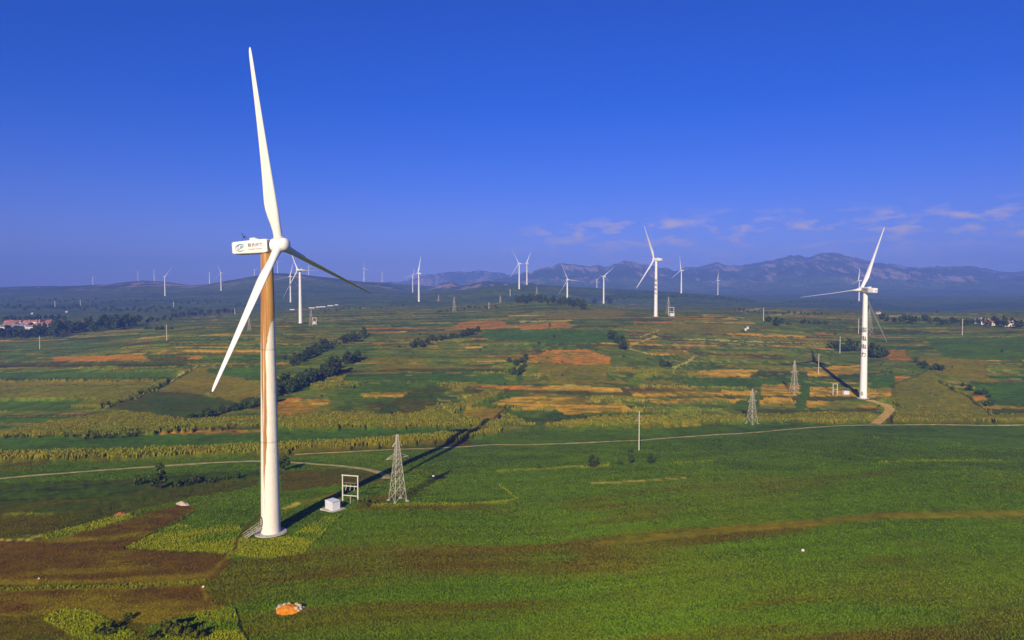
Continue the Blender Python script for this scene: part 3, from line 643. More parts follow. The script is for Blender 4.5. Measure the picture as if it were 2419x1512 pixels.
# spinner: turned about x, nose forward, three blade collars
_sp = MB().lathe([(1.45, -1.7), (1.66, -1.6), (1.74, -.6), (1.74, .6), (1.66, 1.35), (1.45, 1.9), (1.1, 2.25), (.6, 2.45), (.12, 2.5)], 40, 'x')
me_hub = _sp.mesh('hub', m_white, smooth=True, auto=30)
me_collar = MB().lathe([(1.06, .9), (1.06, 1.86), (.98, 1.9)], 28).mesh('blade_collar', m_white, smooth=True)
me_seam = MB().lathe([(1.42, -1.85), (1.42, -1.66)], 40, 'x').mesh('rotor_gap', m_dark)
def tower_mesh(stain=None):
    nz_, na = (190, 96) if stain is not None else (40, 32)
    zs = np.linspace(.25, TOPZ, nz_); an = np.linspace(0, 2 * math.pi, na, endpoint=False)
    A, Zz = np.meshgrid(an, zs); rr = 2.12 + (1.30 - 2.12) * ((Zz / TOPZ) ** 1.08)
    Vt = np.stack([rr * np.cos(A), rr * np.sin(A), Zz], -1).reshape(-1, 3)
    i = np.arange(nz_ - 1)[:, None] * na + np.arange(na)[None]; j = np.arange(nz_ - 1)[:, None] * na + (np.arange(na)[None] + 1) % na
    Ft = np.stack([i, j, j + na, i + na], -1).reshape(-1, 4)
    C = np.tile(np.array((.80, .79, .75)), (len(Vt), 1)).reshape(nz_, na, 3)
    if stain is not None:
        yaw, pos = stain; b = math.atan2(pos[0], pos[1])
        W_ = np.cos(A + yaw) * math.cos(b) - np.sin(A + yaw) * math.sin(b)          # -1 left edge .. 1 right edge as the stain lies
        face = -(np.cos(A + yaw) * math.sin(b) + np.sin(A + yaw) * math.cos(b)) > -.35
        hz_ = np.array([0, 9, 14, 20, 30, 41, 44, 46.6, 49, 51, 63]); rb = np.array([-.75, -.62, -.47, -.31, -.33, -.36, -.12, .16, .80, 1.25, 1.5])
        lb = np.array([-.6, -.64, -.70, -.77, -.84, -.93, -1.0, -1.1, -1.3, -1.4, -1.5])
        jag = (fbm(W_ * 7, Zz / 7, 5, 4) - .5) * .34 + (fbm(W_ * 26, Zz / 18, 6, 3) - .5) * .16
        s = sstep(.05, -.02, W_ + jag - np.interp(Zz, hz_, rb)) * sstep(-.03, .04, W_ - np.interp(Zz, hz_, lb) + jag * .3) * face
        st_ = fbm(W_ * 16, Zz / 16, 8, 4); s = s * np.clip(.55 + .9 * st_, 0, 1)
        gap = sstep(.05, .02, np.abs(W_ + .66 - (Zz - 30) * .006)) * sstep(52, 40, Zz) * sstep(18, 28, Zz); s = s * (1 - .8 * gap)
        lightb = sstep(.35, .7, fbm(W_ * 5, Zz / 11, 12, 3))[..., None]
        rust = np.array((.36, .150, .014)) * (1 - lightb) + np.array((.56, .300, .050)) * lightb
        low = sstep(46, 30, Zz)[..., None]; rust = rust * (1 - low) + np.array((.33, .155, .030)) * low
        C = C * (1 - s[..., None]) + rust * s[..., None]
        C = C * np.array((1.0, .955, .86)) * (.90 + .16 * fbm(W_ * 22, Zz / 22, 17, 4))[..., None]
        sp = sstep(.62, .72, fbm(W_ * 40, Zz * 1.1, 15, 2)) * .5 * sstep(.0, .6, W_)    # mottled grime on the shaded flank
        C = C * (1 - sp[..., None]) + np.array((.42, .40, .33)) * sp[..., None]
    for zz in (21, 42):                                                                 # flange seams
        C[np.argmin(np.abs(zs - zz))] *= .72 if stain is not None else 1
    me = mesh_np('tower', Vt, Ft, m_tower, C.reshape(-1, 3), smooth=True)
    return me
me_tower = tower_mesh()
me_found = MB().lathe([(3.55, -1.6), (3.55, .16), (3.42, .25), (.5, .25)], 40).mesh('foundation', m_concrete, smooth=True, auto=30)
me_hatch = MB().box(-4.3, -2.6, -.85, .85, 1.70, 2.42).box(-2.6, -1.9, -.7, .7, 1.70, 2.08).mesh('roof_hatch', m_white, bevel=.08)
_m = MB().bar((-7.1, -.5, 1.7), (-6.6, 0, 3.1), .06).bar((-6.2, .4, 1.7), (-6.6, 0, 3.1), .06).bar((-7.1, 0, 3.25), (-5.9, 0, 3.05), .06)
_m.bar((-7.1, 0, 3.25), (-7.1, 0, 3.8), .05).bar((-6.6, 0, 3.0), (-6.6, 0, 3.6), .05).bar((-7.45, 0, 3.85), (-6.75, 0, 3.75), .06).bar((-5.9, 0, 3.05), (-5.6, 0, 2.4), .05).bar((-6.55, -.25, 2.9), (-6.55, .25, 2.9), .16)
me_mast = _m.mesh('wind_vane_mast', m_dark)
me_vent = MB().box(-9.75, -9.3, -.55, .55, -.1, .55).mesh('rear_vent', m_grey, bevel=.06)
# door, landing and stair at the tower foot (local +x points away from the shell)
_d = MB().lathe([(.55, 0), (.62, 0), (.62, .12), (.55, .12)], 28)
def ring(cx, cz, rx, rz, t, d, n=32):
    v = []; f = []
    for k in range(n):
        a = 2 * math.pi * k / n
        for (rr, dd) in ((0, 0), (t, 0), (t, d), (0, d)):
            v.append((dd, cx + (rx + rr) * math.cos(a), cz + (rz + rr) * math.sin(a)))
    for k in range(n):
        for q in range(4): f.append((4 * k + q, 4 * k + (q + 1) % 4, 4 * ((k + 1) % n) + (q + 1) % 4, 4 * ((k + 1) % n) + q))
    return MB().add(v, f)
me_dframe = ring(0, 3.0, .5, 1.05, .14, .16).mesh('door_frame', m_dark)
_n = 28
me_door = MB().add([(.09, .5 * math.cos(2 * math.pi * k / _n), 3.0 + 1.05 * math.sin(2 * math.pi * k / _n)) for k in range(_n)], [tuple(range(_n))]).mesh('door', m_grey)
_s = MB()
for sy in (-.55, .55):
    _s.bar((.1, sy, 1.75), (3.9, sy, .05), .09).bar((.1, sy, 2.85), (3.9, sy, 1.1), .05)
    for k in range(5):
        x = .3 + 3.5 * k / 4; z = 1.75 - 1.7 * (x - .1) / 3.8; _s.bar((x, sy, z), (x, sy, z + 1.1), .04)
_s.box(-.2, 1.0, -.6, .6, 1.7, 1.8)
me_stair = _s.mesh('stair_frame', m_steel)
me_tread = MB().box(-.15, .15, -.52, .52, -.025, .025).mesh('tread', m_steel)

def turbine(key, label, group=None, full=False, tower=None, found=True, nac=None):
    fx, fy, Y, yaw, ph = TB[key]; p = pt(fx, fy, Y); z = float(ground(p[0], p[1])); yw = math.radians(yaw)
    t = thing('wind_turbine', label, 'wind turbine', (p[0], p[1], z), yw, group)
    if found: link('foundation', me_found, t)
    link('tower', tower or me_tower, t)
    nmat = Matrix.Translation((0, 0, HUBZ)) @ Matrix.Rotation(-TILT, 4, 'Y') @ Matrix.Diagonal((.85, 1, .86, 1))
    nc = link('nacelle', nac or me_nac, t, mat4=nmat)
    link('roof_hatch', me_hatch, nc)
    if full: link('wind_vane_mast', me_mast, nc); link('rear_vent', me_vent, nc)
    n = Vector((math.cos(TILT), 0, math.sin(TILT))); side = Vector((0, 1, 0)); up = n.cross(side)
    hc = Vector((0, 0, HUBZ)) + n * 3.2
    hubm = Matrix.Translation(hc) @ Matrix.Rotation(-TILT, 4, 'Y') @ Matrix.Diagonal((.95, .93, .93, 1))
    hb = link('hub', me_hub, t, mat4=hubm)
    if full: link('rotor_gap', me_seam, hb)
    for k in range(3):
        a = math.radians(ph + 120 * k)
        d = ((up * math.cos(a) + side * math.sin(a)) * math.cos(CONE) + n * math.sin(CONE)).normalized()
        X = (n - d * n.dot(d)).normalized(); Yv = d.cross(X)
        R3 = Matrix((X, Yv, d)).transposed().to_4x4()
        link('blade', me_blade, t, mat4=Matrix.Translation(hc) @ R3)
        if full:
            link('blade_collar', me_collar, hb, mat4=hubm.inverted() @ Matrix.Translation(hc) @ R3)
    t['_n'] = 0; del t['_n']
    return t, nc, p

# the big turbine
_p = pt(*TB['main'][:3]); me_st = tower_mesh((math.radians(TB['main'][3]), _p))
T0, NC0, P0 = turbine('main', 'large white wind turbine with rust-streaked tower and logo on its nacelle', full=True, tower=me_st)
yw0 = math.radians(TB['main'][3])
def on_tower(ang_world, yaw, lift=0.):
    return Matrix.Rotation(ang_world - yaw, 4, 'Z') @ Matrix.Translation((2.06 + lift, 0, 0))
_b0 = math.atan2(_p[0], _p[1]); a_left = math.atan2(math.sin(_b0), -math.cos(_b0)) + math.radians(20)   # towards the left, a little to the viewer
md = on_tower(a_left, yw0)
link('door_frame', me_dframe, T0, mat4=md); link('door', me_door, T0, mat4=md)
_stm = Matrix.Rotation(a_left - yw0, 4, 'Z') @ Matrix.Translation((2.2, 0, 0))
st = link('stair', me_stair, T0, mat4=_stm)
for k in range(8): link('tread', me_tread, st, loc=(.9 + 2.9 * k / 7., 0, 1.55 - 1.42 * k / 7.))
# logo and words on the side of the nacelle that faces the viewer (local -y)
def side_text(body, size, x, z, mat, name, parent, ysgn=-1, yoff=1.735, sx=1.0, shear=0.):
    me = text_mesh(body, size, mat, name)
    co = np.empty(len(me.vertices) * 3, np.float32); me.vertices.foreach_get('co', co); co = co.reshape(-1, 3)
    q = np.c_[(co[:, 0] * sx + shear * co[:, 1]) * (1 if ysgn < 0 else -1) + x, np.full(len(co), ysgn * yoff), co[:, 1] + z]
    q[:, 1] = ysgn * (yoff + 0.0 + np.interp(q[:, 0], [-9, -3, 1], [-.10, 0, 0]))
    me.vertices.foreach_set('co', q.astype(np.float32).ravel()); me.update()
    return link(name, me, parent)
side_text('联合动力', 1.05, -2.05, .38, m_black, 'lettering', NC0, sx=1.06)
side_text('United Power', .78, -2.1, -.62, m_tan, 'lettering', NC0, sx=.95)
side_text('UP', 1.35, -6.55, -.02, m_blue, 'logo_letters', NC0, sx=1.1, shear=.35)
def crescent(a0, a1, wmax, mat, name, x, z, rx, rz):
    n = 28; v = []; f = []
    for k in range(n + 1):
        a = math.radians(a0 + (a1 - a0) * k / n); w = wmax * math.sin(math.pi * k / n) + .02
        for s in (0, 1): v.append((x + (rx - w * s) * math.cos(a), -1.735 + (x + 3) * -.017 - .012 * 0, z + (rz - w * .8 * s) * math.sin(a)))
    for k in range(n): f.append((2 * k, 2 * k + 1, 2 * k + 3, 2 * k + 2))
    v = [(a_, -(1.742 + np.interp(a_, [-9, -3, 1], [-.10, 0, 0])), c_) for (a_, b_, c_) in v]
    return MB().add(v, f).mesh(name, mat)
link('logo_ring', crescent(20, 205, .36, m_teal, 'logo_ring', -6.55, 0, 1.5, .98), NC0)
link('logo_ring', crescent(190, 330, .26, m_blue, 'logo_ring', -6.55, 0, 1.5, .98), NC0)

def tower_letters(t, yaw, pos, chars, zs, size, w0, parent):
    b = math.atan2(pos[0], pos[1]); a_face = math.atan2(-math.cos(b), -math.sin(b)) - math.asin(w0) * -1
    for ch_, z in zip(chars, zs):
        me = text_mesh(ch_, size, m_black, 'lettering')
        import bmesh
        bm = bmesh.new(); bm.from_mesh(me)
        for xc in np.linspace(-size * .6, size * .6, 25):             # so that the strokes can follow the round shell
            bmesh.ops.bisect_plane(bm, geom=bm.verts[:] + bm.edges[:] + bm.faces[:], plane_co=(xc, 0, 0), plane_no=(1, 0, 0))
        bm.to_mesh(me); bm.free()
        co = np.empty(len(me.vertices) * 3, np.float32); me.vertices.foreach_get('co', co); co = co.reshape(-1, 3)
        rz = 2.12 + (1.30 - 2.12) * (((z + co[:, 1]) / TOPZ) ** 1.08) + .035
        a = a_face - yaw + co[:, 0] / rz
        q = np.c_[rz * np.cos(a), rz * np.sin(a), z + co[:, 1]]
        me.vertices.foreach_set('co', q.astype(np.float32).ravel()); me.update(); link('lettering', me, parent)

m_band = M_noise('grey_nacelle_band', (.40, .40, .38), var=.06, scale=1, rough=.5)
T1, NC1, P1 = turbine('right', 'white wind turbine with four black characters on its clean tower above the sandy track', full=True)
tower_letters(T1, math.radians(105.5), P1, '国电电力', (40.9, 35.8, 31.0, 26.2), 3.2, -.25, T1)
bandm = MB().box(-4.6, .9, -1.80, -1.725, -1.55, 1.5).box(-4.6, .9, 1.725, 1.80, -1.55, 1.5).mesh('nacelle_panel', m_band)
link('nacelle_panel', bandm, NC1)
for sg in (1, -1):
    side_text('联合动力', 1.0, -2.2, .35, m_black, 'lettering', NC1, ysgn=sg, yoff=1.83); side_text('United Power', .62, -2.2, -.6, m_black, 'lettering', NC1, ysgn=sg, yoff=1.83)
link('door_frame', me_dframe, T1, mat4=on_tower(math.radians(225), math.radians(105.5))); link('door', me_door, T1, mat4=on_tower(math.radians(225), math.radians(105.5)))
T2, NC2, P2 = turbine('mid', 'white wind turbine on the terraced hillside beside a small transformer gantry', full=True)
tower_letters(T2, math.radians(127.4), P2, '国电电力', (40.9, 35.8, 31.0, 26.2), 2.9, -.25, T2)
turbine('a10', 'white wind turbine behind the rust-streaked one, a pylon and gantry at its foot', full=True)
turbine('a14', 'white wind turbine standing alone on the open slope right of the tree gully', full=True)
turbine('a9', 'white wind turbine on the plain close behind the gantry-side turbine')
turbine('a4', 'white wind turbine on the hazy plain beyond the village trees')
turbine('a18', 'white wind turbine rising behind the dark hilltop wood')
turbine('a19', 'white wind turbine between two round trees at the end of the hilltop wood')
G2 = 'turbine pair on the rocky rise'
turbine('a16', 'white wind turbine of the pair on the rocky rise, lower one', G2); turbine('a17', 'white wind turbine of the pair on the rocky rise, higher one', G2)
turbine('a22', 'white wind turbine on the wooded ridge beside the terraced hillside turbine')
turbine('a23', 'small white wind turbine past the end of the wooded ridge, before rocky mountains')
turbine('a24', 'small white wind turbine on the low brown ridge behind the lettered turbine')
turbine('a15', 'small white wind turbine just behind the one alone on the slope')
turbine('a20', 'small far white wind turbine between the hilltop wood and the mountains')
for k in ('a6', 'a5', 'a12', 'a13', 'a1', 'a3', 'a2', 'a7', 'a8', 'a11'):
    turbine(k, 'tiny distant white wind turbine on the blue hazy hills', 'turbines along the blue hills')

# ------------------------------------------------------------------ pylons
me_unit = MB().box(-.5, .5, -.5, .5, 0, 1).mesh('brace', m_steel)
def bar_obj(name, a, b, w, parent):
    a = Vector(a); b = Vector(b); d = b - a; q = d.to_track_quat('Z', 'Y').to_matrix().to_4x4()
    return link(name, me_unit, parent, mat4=Matrix.Translation(a) @ q @ Matrix.Diagonal((w, w, d.length, 1)))
def pylon(loc, H, rz, label, group=None, bw=2.1, fine=True, w=.16):
    t = thing('lattice_pylon', label, 'pylon', loc, rz, group)
    def hw(z): return bw + (.20 - bw) * (z / H) ** .9
    cs = [(1, 1), (-1, 1), (-1, -1), (1, -1)]
    zs = [0]; z = 0
    while z < H * .97:
        z += max(.85, hw(z) * 1.7); zs.append(min(z, H))
    if zs[-1] < H: zs.append(H)
    for (a, b) in cs:
        m = MB()
        for z0, z1 in zip(zs[:-1], zs[1:]): m.bar((a * hw(z0), b * hw(z0), z0 - (.6 if z0 == 0 else 0)), (a * hw(z1), b * hw(z1), z1), w * .62)
        link('leg', m.mesh('leg', m_steel), t)
        link('footing', MB().box(a * bw - .35, a * bw + .35, b * bw - .35, b * bw + .35, -.8, .22).mesh('footing', m_concrete), t)
    acc = MB()
    for z0, z1 in zip(zs[:-1], zs[1:]):
        for k in range(4):
            p, q = cs[k], cs[(k + 1) % 4]
            A = (p[0] * hw(z0), p[1] * hw(z0), z0); B = (q[0] * hw(z1), q[1] * hw(z1), z1)
            C_ = (q[0] * hw(z0), q[1] * hw(z0), z0); D = (p[0] * hw(z1), p[1] * hw(z1), z1)
            for (u, v) in ((A, B), (C_, D), (D, B)):
                if fine: bar_obj('brace', u, v, w * .62, t)
                else: acc.bar(u, v, w * .45)
    if not fine: link('lattice', acc.mesh('lattice', m_steel), t)
    for (zf, ln) in ((.65, 3.3), (.83, 1.5)) if fine else ((.65, 2.6),):
        for s in (-1, 1):
            m = MB(); z = H * zf; hh = hw(z); tip = (s * ln, 0, z)
            for b in (-1, 1): m.bar((s * hh, b * hh, z), tip, w * .55).bar((s * hw(z + 1.1), b * hw(z + 1.1), z + 1.1), tip, w * .55)
            ca = link('crossarm', m.mesh('crossarm', m_steel), t)
            link('insulator', MB().bar((s * (ln - .05), 0, z - .9), (s * (ln - .05), 0, z), .07, .07, 8).mesh('insulator', m_porc), ca)
    return t
def at_px(x, y): return hit(x, y)
h = at_px(939.5, 1183); pylon(h, 17.6 * h[1] / 178, math.radians(38), 'lattice steel pylon standing over the shadow of the big turbine', bw=1.8, w=.125)
PADS.append((h[0], h[1], 3))
h = at_px(1876, 931); pylon(h, 80 * h[1] / F, math.radians(20), 'lattice pylon on the orange strips beside the lettered turbine gantry', w=.15)
h = at_px(1776.5, 1001); pylon(h, 83 * h[1] / F, math.radians(30), 'lattice pylon at the maize edge above the long straight track', w=.14)
GP = 'far lattice pylons'
for (x, y, px, lb, g) in ((735, 771, 41, 'lattice pylon beside the turbine gantry behind the big turbine', None), (589, 781, 31, 'thin lattice pylon behind the lower blade of the big turbine', None), (1579, 742, 40, 'lattice pylon behind the transformer gantry on the terraced hillside', None),
                          (2053, 790, 62, 'lattice pylon half hidden behind the lettered tower', None), (1073, 738, 37, 'small far lattice pylon on the brown hill slope', GP), (1036, 712, 16, 'small far lattice pylon on the brown hill slope', GP),
                          (1268, 705, 27, 'small far lattice pylon on the brown hill slope', GP), (1182, 716, 18, 'small far lattice pylon on the brown hill slope', GP)):
    h = at_px(x, y)
    if h: pylon(h, px * h[1] / F, .5, lb, g, bw=px * h[1] / F * .115, fine=False, w=.07 + .00009 * h[1])

# ------------------------------------------------------------------ concrete poles
def pole(x, y, px, label, group=None, rz=0.0):
    h = at_px(x, y)
    if not h: return
    H = px * h[1] / F; k = max(1, h[1] / 420)
    t = thing('utility_pole', label, 'utility pole', h, rz, group)
    link('post', MB().bar((0, 0, -.8), (0, 0, H), .21 * k, .12 * k, 12).mesh('post', m_pole, smooth=True), t)
    zc = H * .76; w = H * .105
    link('crossarm', MB().bar((-w, 0, zc), (w, 0, zc), .06 * k).mesh('crossarm', m_steel), t)
    for s in (-1, 1): link('stay', MB().bar((s * w, 0, zc), (0, 0, H * .93), .035 * k).mesh('stay', m_steel), t)
    for xx in (-w, 0, w):
        z0 = zc if xx else H; link('insulator', MB().bar((xx, 0, z0), (xx, 0, z0 + .45), .07 * k, .05 * k, 8).mesh('insulator', m_porc), t)
pole(1509.5, 1064, 94, 'tall concrete pole with crossarm among small trees in the bean field')
pole(1933.5, 885, 50, 'concrete pole beside the shadow of the lettered turbine', rz=.4)
pole(1984, 835, 41, 'concrete pole in front of the dark bush clump', rz=.4); pole(2028, 789, 37, 'concrete pole close beside the lettered tower', rz=.4)
pole(2273, 794, 41, 'concrete pole on the green slope towards the far village', rz=.3); pole(1803.5, 760, 33, 'concrete pole standing next to two round trees on the green plain', rz=.3)
pole(394, 804, 38, 'concrete pole on the terraces past the village wood', rz=.2); pole(94, 825, 32, 'concrete pole in front of the village trees', rz=.2)
for (x, y, px) in ((1205, 700, 17), (1155, 730, 16), (130, 725, 14), (190, 722, 14), (410, 725, 12), (555, 742, 14)):
    pole(x, y, px, 'thin distant pole on the hazy plain', 'distant poles')

# ------------------------------------------------------------------ transformer gantries and cabinets
def hframe(xl, xr, y, Hm, label, rz, fine=True, k=1.0):
    a = at_px(xl, y); b = at_px(xr, y); w = math.hypot(b[0] - a[0], b[1] - a[1]) / math.cos(rz) / 2
    c = ((a[0] + b[0]) / 2, (a[1] + b[1]) / 2); z = float(ground(*c))
    t = thing('transformer_gantry', label, 'gantry', (c[0], c[1], z), rz)
    for s in (-1, 1):
        link('post', MB().bar((s * w, 0, -.8), (s * w, 0, Hm), .2 * k, .15 * k, 12).mesh('post', m_pole, smooth=True), t)
    link('top_beam', MB().box(-w - .25, w + .25, -.12 * k, .12 * k, Hm - .02, Hm + .2 * k).mesh('top_beam', m_pole), t)
    for zf in (.62, .28) if fine else (.5,): link('crossbeam', MB().box(-w, w, -.09 * k, .09 * k, Hm * zf, Hm * zf + .18 * k).mesh('crossbeam', m_pole), t)
    if fine:
        for q in (-.5, 0, .5):
            link('insulator', MB().lathe([(.05, 0), (.12, .1), (.06, .2), (.12, .3), (.06, .4), (.12, .5), (.05, .62)], 10).mesh('insulator', m_porc), t, loc=(q * w * 1.1, 0, Hm * .62 + .18))
            link('fuse_switch', MB().bar((q * w * 1.1, -.3, Hm * .48), (q * w * 1.1 + .1, .1, Hm * .68), .06).mesh('fuse_switch', m_pole), t)
        link('cable_duct', MB().bar((0, 0, -.4), (0, 0, Hm * .3), .09, .09, 8).mesh('cable_duct', m_steel), t)
        link('surge_bar', MB().bar((-w * .8, .15, Hm * .74), (w * .8, .15, Hm * .74), .04).mesh('surge_bar', m_steel), t)
def cabinet(x, y, W_, D_, H_, label, rz, pad=.9):
    h = at_px(x, y); t = thing('transformer_cabinet', label, 'cabinet', h, rz)
    PADS.append((h[0], h[1], W_ * .8))
    link('plinth', MB().box(-W_ / 2 - pad, W_ / 2 + pad, -D_ / 2 - pad, D_ / 2 + pad, -.8, .22).mesh('plinth', m_concrete, bevel=.04), t)
    b1 = link('cabinet_body', MB().box(-W_ / 2, W_ * .08, -D_ / 2, D_ / 2, .22, H_).mesh('cabinet_body', m_cab, bevel=.03), t)
    b2 = link('cabinet_body', MB().box(W_ * .085, W_ / 2, -D_ * .62, D_ * .38, .22, H_ * .96).mesh('cabinet_body', m_cab, bevel=.03), t)
    link('roof', MB().box(-W_ / 2 - .08, W_ * .08 + .04, -D_ / 2 - .08, D_ / 2 + .08, H_ + .002, H_ + .1).mesh('roof', m_cab, bevel=.03), t)
    link('roof', MB().box(W_ * .05, W_ / 2 + .08, -D_ * .62 - .08, D_ * .38 + .08, H_ + .105, H_ + .19).mesh('roof', m_cab, bevel=.03), t)
    for k in range(3):
        x0 = -W_ / 2 + .08 + k * W_ * .19
        d = link('door', MB().box(x0, x0 + W_ * .175, -D_ / 2 - .03, -D_ / 2 - .002, .32, H_ - .12).mesh('door', m_cabd), b1)
    link('door', MB().box(W_ * .12, W_ * .29, -D_ * .62 - .03, -D_ * .62 - .002, .32, H_ - .2).mesh('door', m_cabd), b2); link('door', MB().box(W_ * .305, W_ * .47, -D_ * .62 - .03, -D_ * .62 - .002, .32, H_ - .2).mesh('door', m_cabd), b2)
cabinet(787, 1203, 3.3, 2.4, 2.25, 'white twin transformer cabinet on a concrete plinth in the turbine shadow', math.radians(-38))
hframe(809.5, 846, 1190, 7.3, 'white two-post transformer gantry behind the twin cabinet', math.radians(-14))
hframe(1967.3, 1978, 934, 7.0, 'two-post gantry near the foot of the lettered turbine', math.radians(8), fine=False, k=1.2)
cabinet(1997.5, 932, 3.4, 2.2, 2.2, 'white cabinet beside the foot of the lettered turbine', math.radians(4), pad=.4)
hframe(739.5, 747, 768, 8.5, 'two-post gantry at the foot of the turbine behind the big one', .0, fine=False, k=2.)
cabinet(742, 766, 4, 3, 3.0, 'white cabinet under the gantry of the turbine behind the big one', .1, pad=.4)
hframe(1580, 1590.5, 746, 9.5, 'two-post gantry on the hillside beside its turbine', .0, fine=False, k=1.9)
cabinet(1587, 747, 5, 3, 3.6, 'white cabinet beside the hillside turbine', .1, pad=.5)

# ------------------------------------------------------------------ lumps, heaps and small things
def rock_mesh(name, r, seed, mat, squash=.7, sub=2):
    import bmesh
    bm = bmesh.new(); bmesh.ops.create_icosphere(bm, subdivisions=sub, radius=1)
    rr = random.Random(seed); ph = [rr.uniform(0, 6.28) for _ in range(9)]
    for v in bm.verts:
        c = v.co; k = 1 + .22 * math.sin(2.3 * c.x + ph[0]) * math.sin(2.9 * c.y + ph[1]) + .18 * math.sin(5.1 * c.y + ph[2]) * math.sin(4.3 * c.z + ph[3]) + .1 * math.sin(9 * c.x + ph[4]) * math.sin(8 * c.z + ph[5])
        v.co = Vector((c.x * k * r, c.y * k * r, c.z * k * r * squash))
    me = bpy.data.meshes.new(name); bm.to_mesh(me); bm.free(); me.materials.append(mat); return me
def heap_mesh(name, rx, ry, h, seed, mat, n=44):
    g = np.linspace(-1, 1, n); gx, gy = np.meshgrid(g, g); d = np.hypot(gx, gy)
    z = np.clip(1 - d, 0, 1) ** .75 * h * (.55 + .9 * fbm(gx * 3 + 9, gy * 3, seed, 4)) + .06 * (fbm(gx * 9, gy * 9, seed + 3, 2) - .5) - .25 * sstep(.8, 1.05, d)
    Vh = np.stack([gx * rx, gy * ry, z], -1).reshape(-1, 3); i = np.arange(n - 1)[:, None] * n + np.arange(n - 1)[None]
    return mesh_np(name, Vh, np.stack([i, i + 1, i + n + 1, i + n], -1).reshape(-1, 4), mat, smooth=True)
h = at_px(685, 1441)
q = tag(link('soil_heap', heap_mesh('soil_heap', 2.5, 2.2, .95, 4, m_orange), None, h, .3), 'bright orange heap of dug earth in the bean field', 'soil heap')
q2 = link('bare_soil', heap_mesh('bare_soil', 4.6, 2.0, .14, 9, M_noise('reddish_bare_soil', (.16, .065, .02), var=.3, scale=.8, rough=1, bump=.3)), None, (h[0] + 1.2, h[1] - .1, h[2] + .02)); q2['kind'] = 'structure'
for k, (dx, dy, r) in enumerate([(-1.9, .5, .42), (-1.6, .9, .3), (-1.2, 1.0, .34), (1.5, .2, .5), (1.9, -.3, .36), (1.25, -.5, .4), (2.1, .4, .3), (.8, .9, .3), (1.75, -.75, .28), (-.6, 1.35, .3), (-2.2, .1, .25), (1.3, .75, .35)]):
    x, y = h[0] + dx, h[1] + dy
    zt = h[2] + max(0, 1 - math.hypot(dx / 2.4, dy / 2.2)) ** .75 * .95 + r * .15
    tag(link('rubble_stone', rock_mesh('rubble_stone', r, k, m_stone), None, (x, y, zt), k), 'pale stone lying on the bright orange earth heap', 'stone', 'stones on the orange heap')
h = at_px(1896, 1303); tag(link('sack', rock_mesh('sack', .38, 31, m_sack, .75), None, (h[0], h[1], h[2] + .25)), 'white sack lying alone in the bean field', 'sack')
h = at_px(480, 1388); tag(link('plastic_scrap', rock_mesh('plastic_scrap', .2, 33, m_sack, .9), None, (h[0], h[1], h[2] + .15)), 'small white scrap beside the brown footpath', 'scrap')
h = at_px(92, 1368); tag(link('plastic_scrap', rock_mesh('plastic_scrap', .16, 35, m_sack, .9), None, (h[0], h[1], h[2] + .12)), 'small white scrap in the brown ploughed field', 'scrap')
h = at_px(285, 1217); tag(link('soil_heap', heap_mesh('soil_heap', 1.9, 1.5, .7, 14, M_noise('brown_orange_soil', (.34, .13, .035), var=.2, scale=1.2, rough=1, bump=.3)), None, h), 'small reddish earth heap at the end of a grass strip', 'soil heap')
h = at_px(432, 1192); tag(link('rubble_heap', heap_mesh('rubble_heap', 2.6, 1.1, .8, 24, m_stone), None, h, -.4), 'pale rubble heap at the corner of the brown field', 'rubble heap')  # low heap of pale rubble
h = at_px(549, 1302); o = link('puddle', heap_mesh('puddle', .8, 1.3, .05, 3, m_water), None, (h[0], h[1], h[2] + .12)); o['kind'] = 'structure'; o['label'] = 'dark puddle on the brown footpath'
h = at_px(1028, 1128); o = link('bare_soil', heap_mesh('bare_soil', 3.0, 2.6, .25, 6, M_noise('dark_turned_soil', (.05, .028, .016), var=.3, scale=1, rough=1)), None, (h[0], h[1], h[2] + .05)); o['kind'] = 'structure'
PADS.append((h[0], h[1], 3)); t = thing('grave_marker', 'small white block standing on a dark soil patch past the pylon', 'marker', (h[0] - .6, h[1] + .2, h[2] + .2), .2)
link('slab', MB().box(-.3, .3, -.12, .12, 0, .42).mesh('slab', m_cab, bevel=.05), t); link('base', MB().box(-.8, .8, -.5, .5, -.3, .0).mesh('base', m_concrete, bevel=.05), t)
for (x, y) in ((1761, 781), (1766, 777)):
    h = at_px(x, y); t = thing('pump_hut', 'little white hut of a pair alone on the brown hill strips', 'hut', h, .2, 'pair of white huts')
    link('wall', MB().box(-.8, .8, -.8, .8, -.5, 2.2).mesh('wall', m_cab), t); link('roof', MB().box(-.95, .95, -.95, .95, 2.202, 2.4).mesh('roof', m_concrete), t)

